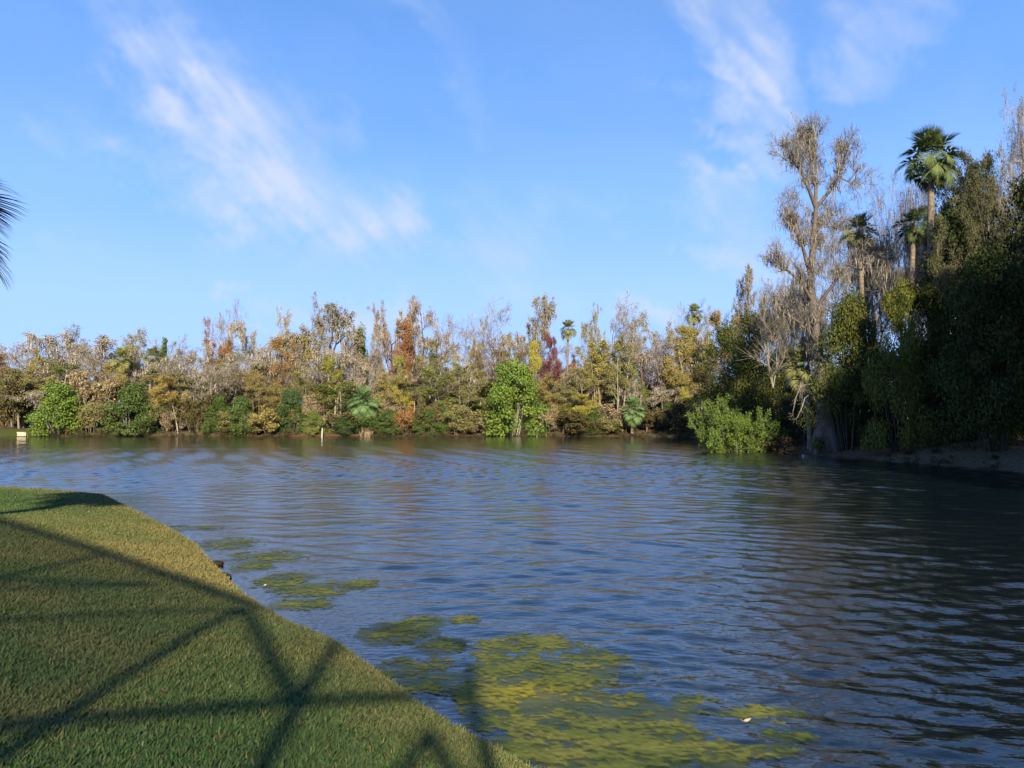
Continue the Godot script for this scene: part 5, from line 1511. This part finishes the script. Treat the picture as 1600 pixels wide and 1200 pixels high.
# The screened porch behind the viewer: its roof beams, posts and netting shade the lawn.
func build_enclosure() -> void:
	var o := thing("screen_enclosure", Vector3(0, 0, 4.0), "bronze-framed screened porch behind the viewer, shading the lawn", "screen enclosure")
	var frame := StandardMaterial3D.new()
	frame.albedo_color = lin(0.06, 0.05, 0.04)
	frame.roughness = 0.5
	var v := func(x: float, y: float, z := 0.0) -> Vector3: return Vector3(x, y, z)
	var beams := [
		[v.call(-1.9, 0.6), v.call(-1.68, 6.3), 0.053], [v.call(-11.0, 10.8), v.call(-1.68, 6.42), 0.068], [v.call(-1.68, 6.3), v.call(-0.5, 4.85), 0.053],
		[v.call(-0.42, 0.6), v.call(-0.5, 5.75), 0.053], [v.call(-3.3, 5.75, 0.1), v.call(-1.68, 6.25, 0.1), 0.031], [v.call(-8.0, 5.3, 0.1), v.call(-3.3, 5.75, 0.1), 0.037],
		[v.call(-8.0, 5.2, 0.2), v.call(-2.83, 6.75, 0.2), 0.031], [v.call(-8.5, 6.1, 0.3), v.call(-2.9, 6.83, 0.3), 0.037], [v.call(-4.4, 4.2), v.call(0.82, 5.1), 0.043],
		[v.call(0.84, 0.6), v.call(0.8, 5.9), 0.053], [v.call(0.1, 4.0), v.call(0.43, 4.66), 0.043], [v.call(0.43, 4.66), v.call(0.72, 4.0), 0.043],
		[v.call(-4.6, 0.6), v.call(-4.3, 7.6), 0.053], [v.call(-7.6, 0.6), v.call(-7.4, 9.1), 0.053], [v.call(-11.0, 0.6), v.call(-11.0, 10.8), 0.062],
		[v.call(-11.0, 0.8), v.call(0.84, 0.8), 0.043], [v.call(-11.0, 3.0), v.call(0.84, 3.0), 0.043], [v.call(-1.68, 6.42), v.call(0.8, 5.9), 0.037],
	]
	for a in beams:
		var m := BoxMesh.new()
		var d: Vector3 = a[1] - a[0]
		m.size = Vector3(a[2] * 2.0, d.length(), a[2] * 1.4)
		var p := put("beam", m, frame, o)
		var yy := d.normalized()
		var xx := yy.cross(Vector3.BACK).normalized()
		p.transform = Transform3D(Basis(xx, yy, xx.cross(yy)), (a[0] + a[1]) * 0.5)
	var net := func(pts: Array, z: float, alpha: float) -> void:
		var m := StandardMaterial3D.new()
		m.albedo_color = Color(lin(0.05, 0.05, 0.05), alpha)
		m.transparency = BaseMaterial3D.TRANSPARENCY_ALPHA
		m.roughness = 0.9
		m.metallic_specular = 0.0
		m.cull_mode = BaseMaterial3D.CULL_DISABLED
		var b := Mb.new()
		for k in range(1, pts.size() - 1):
			b.tri(Vector3(pts[0].x, pts[0].y, z), Vector3(pts[k].x, pts[k].y, z), Vector3(pts[k + 1].x, pts[k + 1].y, z), Color.WHITE)
		put("netting", b.mesh(), m, o)
	net.call([Vector2(-11, 0.6), Vector2(-1.9, 0.6), Vector2(-1.68, 6.4), Vector2(-11, 10.8)], 0.05, 0.60)
	net.call([Vector2(-1.9, 0.6), Vector2(0.84, 0.6), Vector2(0.8, 5.9), Vector2(-1.68, 6.4)], 0.05, 0.42)


func build_algae() -> void:
	var m := StandardMaterial3D.new()
	m.vertex_color_use_as_albedo = true
	m.albedo_color = Color(1, 1, 1, 0.93)
	m.transparency = BaseMaterial3D.TRANSPARENCY_ALPHA
	m.roughness = 0.8
	m.metallic_specular = 0.15
	var lo := Vector2(-9.0, -17.5)
	var hi := Vector2(4.2, -4.9)
	var dens := func(x: float, z: float) -> float:
		var d := mat_density(x, z)
		if d <= 0.0 or near_shore(x, z) > -0.02:
			return -1.0
		return minf(d, 0.62) - 0.38 + broad.get_noise_2d(x * 55.0, z * 90.0) * 0.5 + fine.get_noise_2d(x * 8.0, z * 15.0) * 0.7 + fine.get_noise_2d(x * 34.0, z * 52.0) * 0.75
	var shade := func(x: float, z: float) -> Color:
		var n := clampf(0.5 + fine.get_noise_2d(x * 5.0 + 9.0, z * 8.0) * 0.9, 0, 1)
		var c := Color(0.075, 0.10, 0.028).lerp(Color(0.155, 0.16, 0.042), n)
		var yl := exp(-Vector2((x - 0.15) / 0.32, (z + 6.8) / 0.28).length_squared())
		c = c.lerp(Color(0.24, 0.215, 0.03), clampf(yl * 1.3, 0, 1))
		return c * (0.8 + 0.35 * clampf(0.5 + fine.get_noise_2d(x * 40.0, z * 60.0), 0, 1))
	tag(put("algae_weeds", mat_mesh(dens, lo, hi, 0.025, 0.007, 0.005, shade), m), "yellow-green algae mats floating by the lawn", "", "", "stuff")
	var deep := func(x: float, z: float) -> float:
		var d := mat_density(x, z)
		if d <= 0.0 or near_shore(x, z) > -0.05:
			return -1.0
		return minf(d, 0.6) - 0.1 + broad.get_noise_2d(x * 40.0 + 300.0, z * 60.0) * 0.35 + fine.get_noise_2d(x * 8.0, z * 12.0 + 70.0) * 0.45 + fine.get_noise_2d(x * 34.0 + 9.0, z * 50.0) * 0.3
	var film := StandardMaterial3D.new()
	film.vertex_color_use_as_albedo = true
	film.albedo_color = Color(0.9, 0.95, 0.95, 0.45)
	film.transparency = BaseMaterial3D.TRANSPARENCY_ALPHA
	film.roughness = 0.8
	film.metallic_specular = 0.1
	tag(put("algae_film_weeds", mat_mesh(deep, lo, hi, 0.05, 0.004, 0.0, shade), film), "thin dim film of algae round the floating mats", "", "", "stuff")


func build_grass() -> void:
	var b := Mb.new()
	for k in 7:
		var a := rnd(0, TAU)
		var p := Vector3(cos(a), 0, sin(a)) * rnd(0, 0.03)
		var la := rnd(0, TAU)
		var lean := Vector3(cos(la), 0, sin(la))
		var h := rnd(0.035, 0.075)
		var s := lean.cross(Vector3.UP) * rnd(0.002, 0.0034)
		var p1 := p + Vector3.UP * h * 0.6 + lean * h * 0.15
		var p2 := p + Vector3.UP * h * rnd(0.8, 1.0) + lean * h * rnd(0.15, 0.6)
		var col := tone(0.6, 0.15)
		b.quad(p - s, p + s, p1 + s, p1 - s, col)
		b.tri(p1 - s, p1 + s, p2, col)
	var many := 360000
	var buf := PackedFloat32Array()
	buf.resize(many * 16)
	var at := 0
	var w := lawn_xs.size()
	var dx: float = lawn_xs[1] - lawn_xs[0]
	var dz: float = lawn_zs[1] - lawn_zs[0]
	var done := 0
	for k in many * 2:
		if done >= many:
			break
		var d := 3.0 + 24.0 * pow(rng.randf(), 1.15)
		var x := -d * rnd(-0.03, 0.82) + 0.3
		var i := int((x - lawn_xs[0]) / dx)
		var j := int((-d - lawn_zs[0]) / dz)
		if i < 0 or i >= w or j < 0 or j >= lawn_zs.size():
			continue
		var sd := lawn_sd[j * w + i]
		if sd < -0.05:
			continue
		sd = near_shore(x, -d) if sd < 0.4 else sd
		if sd < -0.03:
			continue
		var s := rnd(0.75, 1.25) * (1.0 + d * 0.03)
		var basis := Basis(Vector3.UP, rnd(0, TAU)).scaled(Vector3(s * 1.2, s, s * 1.2))
		var c := turf(x, -d, sd)
		var v := rnd(0.7, 1.35)
		if rng.randf() < 0.08:
			c = c.lerp(Color(0.32, 0.25, 0.11), 0.6)
		var y := lawn_height(maxf(sd, 0), x, -d) - 0.004
		buf[at] = basis.x.x; buf[at + 1] = basis.y.x; buf[at + 2] = basis.z.x; buf[at + 3] = x
		buf[at + 4] = basis.x.y; buf[at + 5] = basis.y.y; buf[at + 6] = basis.z.y; buf[at + 7] = y
		buf[at + 8] = basis.x.z; buf[at + 9] = basis.y.z; buf[at + 10] = basis.z.z; buf[at + 11] = -d
		buf[at + 12] = c.r * v; buf[at + 13] = c.g * v; buf[at + 14] = c.b * v; buf[at + 15] = 1.0
		at += 16
		done += 1
	buf.resize(done * 16)
	var mm := MultiMesh.new()
	mm.transform_format = MultiMesh.TRANSFORM_3D
	mm.use_colors = true
	mm.mesh = b.mesh()
	mm.instance_count = done
	mm.buffer = buf
	var o := MultiMeshInstance3D.new()
	o.name = "lawn_grass"
	o.multimesh = mm
	o.material_override = leaf_mat(0.85, 0.85, 0.85, 0.4, 0.6)
	add_child(o)
	tag(o, "short mown grass, green with straw-coloured patches", "", "", "stuff")


func build_small_things() -> void:
	# white marker post at the far waterline
	var x := -26.4
	var z := -106.9
	var post := thing("marker_post", Vector3(x, -0.1, z), "white wooden post at the far waterline below the thin olive tree", "post")
	var white := wood_mat(0.75, 0.72, 0.66)
	var b := Mb.new()
	b.tube(Vector3.ZERO, Vector3(0.03, 1.15, 0), 0.10, 0.085, 8, Color(0.9, 0.9, 0.9))
	put("shaft", b.mesh(), white, post)
	b = Mb.new()
	b.tube(Vector3(0.03, 1.15, 0), Vector3(0.035, 1.32, 0), 0.11, 0.02, 8, Color(1, 1, 1))
	put("cap", b.mesh(), white, post)
	# cream box on the far lawn
	var box := thing("storage_box", Vector3(-68.3, ground_at(-68.3, -107.4) - 0.03, -107.4), "small cream box on the strip of far lawn by the water", "box")
	box.scale = Vector3(1.25, 1.0, 1.0)
	var cream := wood_mat(0.62, 0.55, 0.42)
	var m := BoxMesh.new()
	m.size = Vector3(1.0, 0.42, 0.5)
	put("body", m, cream, box).position.y = 0.24
	m = BoxMesh.new()
	m.size = Vector3(1.08, 0.10, 0.58)
	put("lid", m, wood_mat(0.7, 0.64, 0.52), box).position.y = 0.505
	for k in 2:
		m = BoxMesh.new()
		m.size = Vector3(0.12, 0.06, 0.46)
		put("foot", m, wood_mat(0.2, 0.17, 0.13), box).position = Vector3(-0.36 + 0.72 * k, 0.0, 0)
	# dead reeds in front of the large fan palm
	b = Mb.new()
	for k in 110:
		var a := rnd(0, TAU)
		var p := Vector3(cos(a) * rnd(0, 0.9), 0, sin(a) * rnd(0, 0.5))
		var l := Vector3(rnd(-0.5, 0.5), rnd(0.5, 1.6), rnd(-0.2, 0.5))
		var s := Vector3(0.03, 0, rnd(-0.03, 0.03))
		b.quad(p - s, p + s, p + l * 0.6 + s, p + l * 0.6 - s, tone(0.55, 0.1))
		b.tri(p + l * 0.6 - s, p + l * 0.6 + s, p + l + Vector3(rnd(-0.3, 0.3), -0.2, 0.2), tone(0.55, 0.1))
	var reeds := thing("dead_reeds", Vector3(-20.2, -0.05, -107.0), "clump of dead straw-coloured reeds in the water before the large fan palm", "reeds")
	put("stalks", b.mesh(), leaf_mat(0.28, 0.22, 0.15, 0.25), reeds)
	# curled pale leaf afloat beyond the algae
	var leaf := floating_leaf(Vector3(1.82, 0.014, -6.16), 0.4, 0.08, Color(0.34, 0.28, 0.21))
	tag(leaf, "curled pale leaf with a stalk, afloat beyond the algae mats", "leaf")
	leaf = floating_leaf(Vector3(-3.55, 0.012, -11.1), 1.4, 0.07, Color(0.45, 0.35, 0.24))
	tag(leaf, "small tan leaf afloat close to the lawn's straw-coloured corner", "leaf")
	# dark clods of earth under the lawn's broken edge
	for k in 2:
		var c := SphereMesh.new()
		c.radius = 0.2
		c.height = 0.3
		c.radial_segments = 14
		c.rings = 7
		var st := SurfaceTool.new()
		st.create_from(c, 0)
		var arr := st.commit_to_arrays()
		var vv: PackedVector3Array = arr[Mesh.ARRAY_VERTEX]
		for q in vv.size():
			vv[q] *= 1.0 + fine.get_noise_3d(vv[q].x * 20.0 + k * 9.0, vv[q].y * 20.0, vv[q].z * 20.0) * 0.6
		arr[Mesh.ARRAY_VERTEX] = vv
		var am := ArrayMesh.new()
		am.add_surface_from_arrays(Mesh.PRIMITIVE_TRIANGLES, arr)
		st = SurfaceTool.new()
		st.create_from(am, 0)
		st.generate_normals()
		var clod := put("earth_clod", st.commit(), wood_mat(0.045, 0.035, 0.025))
		clod.position = [Vector3(-4.42, 0.02, -11.75), Vector3(-4.85, 0.03, -12.75)][k]
		clod.scale = [Vector3(0.85, 0.4, 0.6), Vector3(0.6, 0.35, 0.5)][k]
		clod.rotation.y = k * 1.2
		tag(clod, ["larger dark clod of earth in the water under the lawn's edge", "smaller dark clod of earth in the water under the lawn's edge"][k], "clod")


func floating_leaf(at: Vector3, turn: float, size: float, c: Color) -> Node3D:
	var o := thing("floating_leaf", at, "", "leaf")
	o.rotation.y = turn
	var b := Mb.new()
	var n := 8
	for k in n:
		var t0 := float(k) / n
		var t1 := float(k + 1) / n
		var w0 := sin(t0 * PI) * 0.28 * size
		var w1 := sin(t1 * PI) * 0.28 * size
		var y0 := pow(t0 - 0.4, 2) * size * 0.9
		var y1 := pow(t1 - 0.4, 2) * size * 0.9
		var x0 := t0 * size
		var x1 := t1 * size
		b.quad(Vector3(x0, y0, 0), Vector3(x1, y1, 0), Vector3(x1, y1 + w1 * 0.6, w1), Vector3(x0, y0 + w0 * 0.6, w0), Color(0.95, 0.95, 0.95))
		b.quad(Vector3(x0, y0 + w0 * 0.6, -w0), Vector3(x1, y1 + w1 * 0.6, -w1), Vector3(x1, y1, 0), Vector3(x0, y0, 0), Color(0.85, 0.85, 0.85))
	put("blade", b.mesh(), leaf_mat(c.r, c.g, c.b, 0.2), o)
	b = Mb.new()
	b.tube(Vector3(0, 0.16 * size * 0.9, 0), Vector3(-0.5 * size, 0.5 * size, 0.1 * size), 0.003, 0.0015, 5, Color(0.7, 0.65, 0.6))
	put("stalk", b.mesh(), leaf_mat(c.r, c.g, c.b, 0.1), o)
	return o
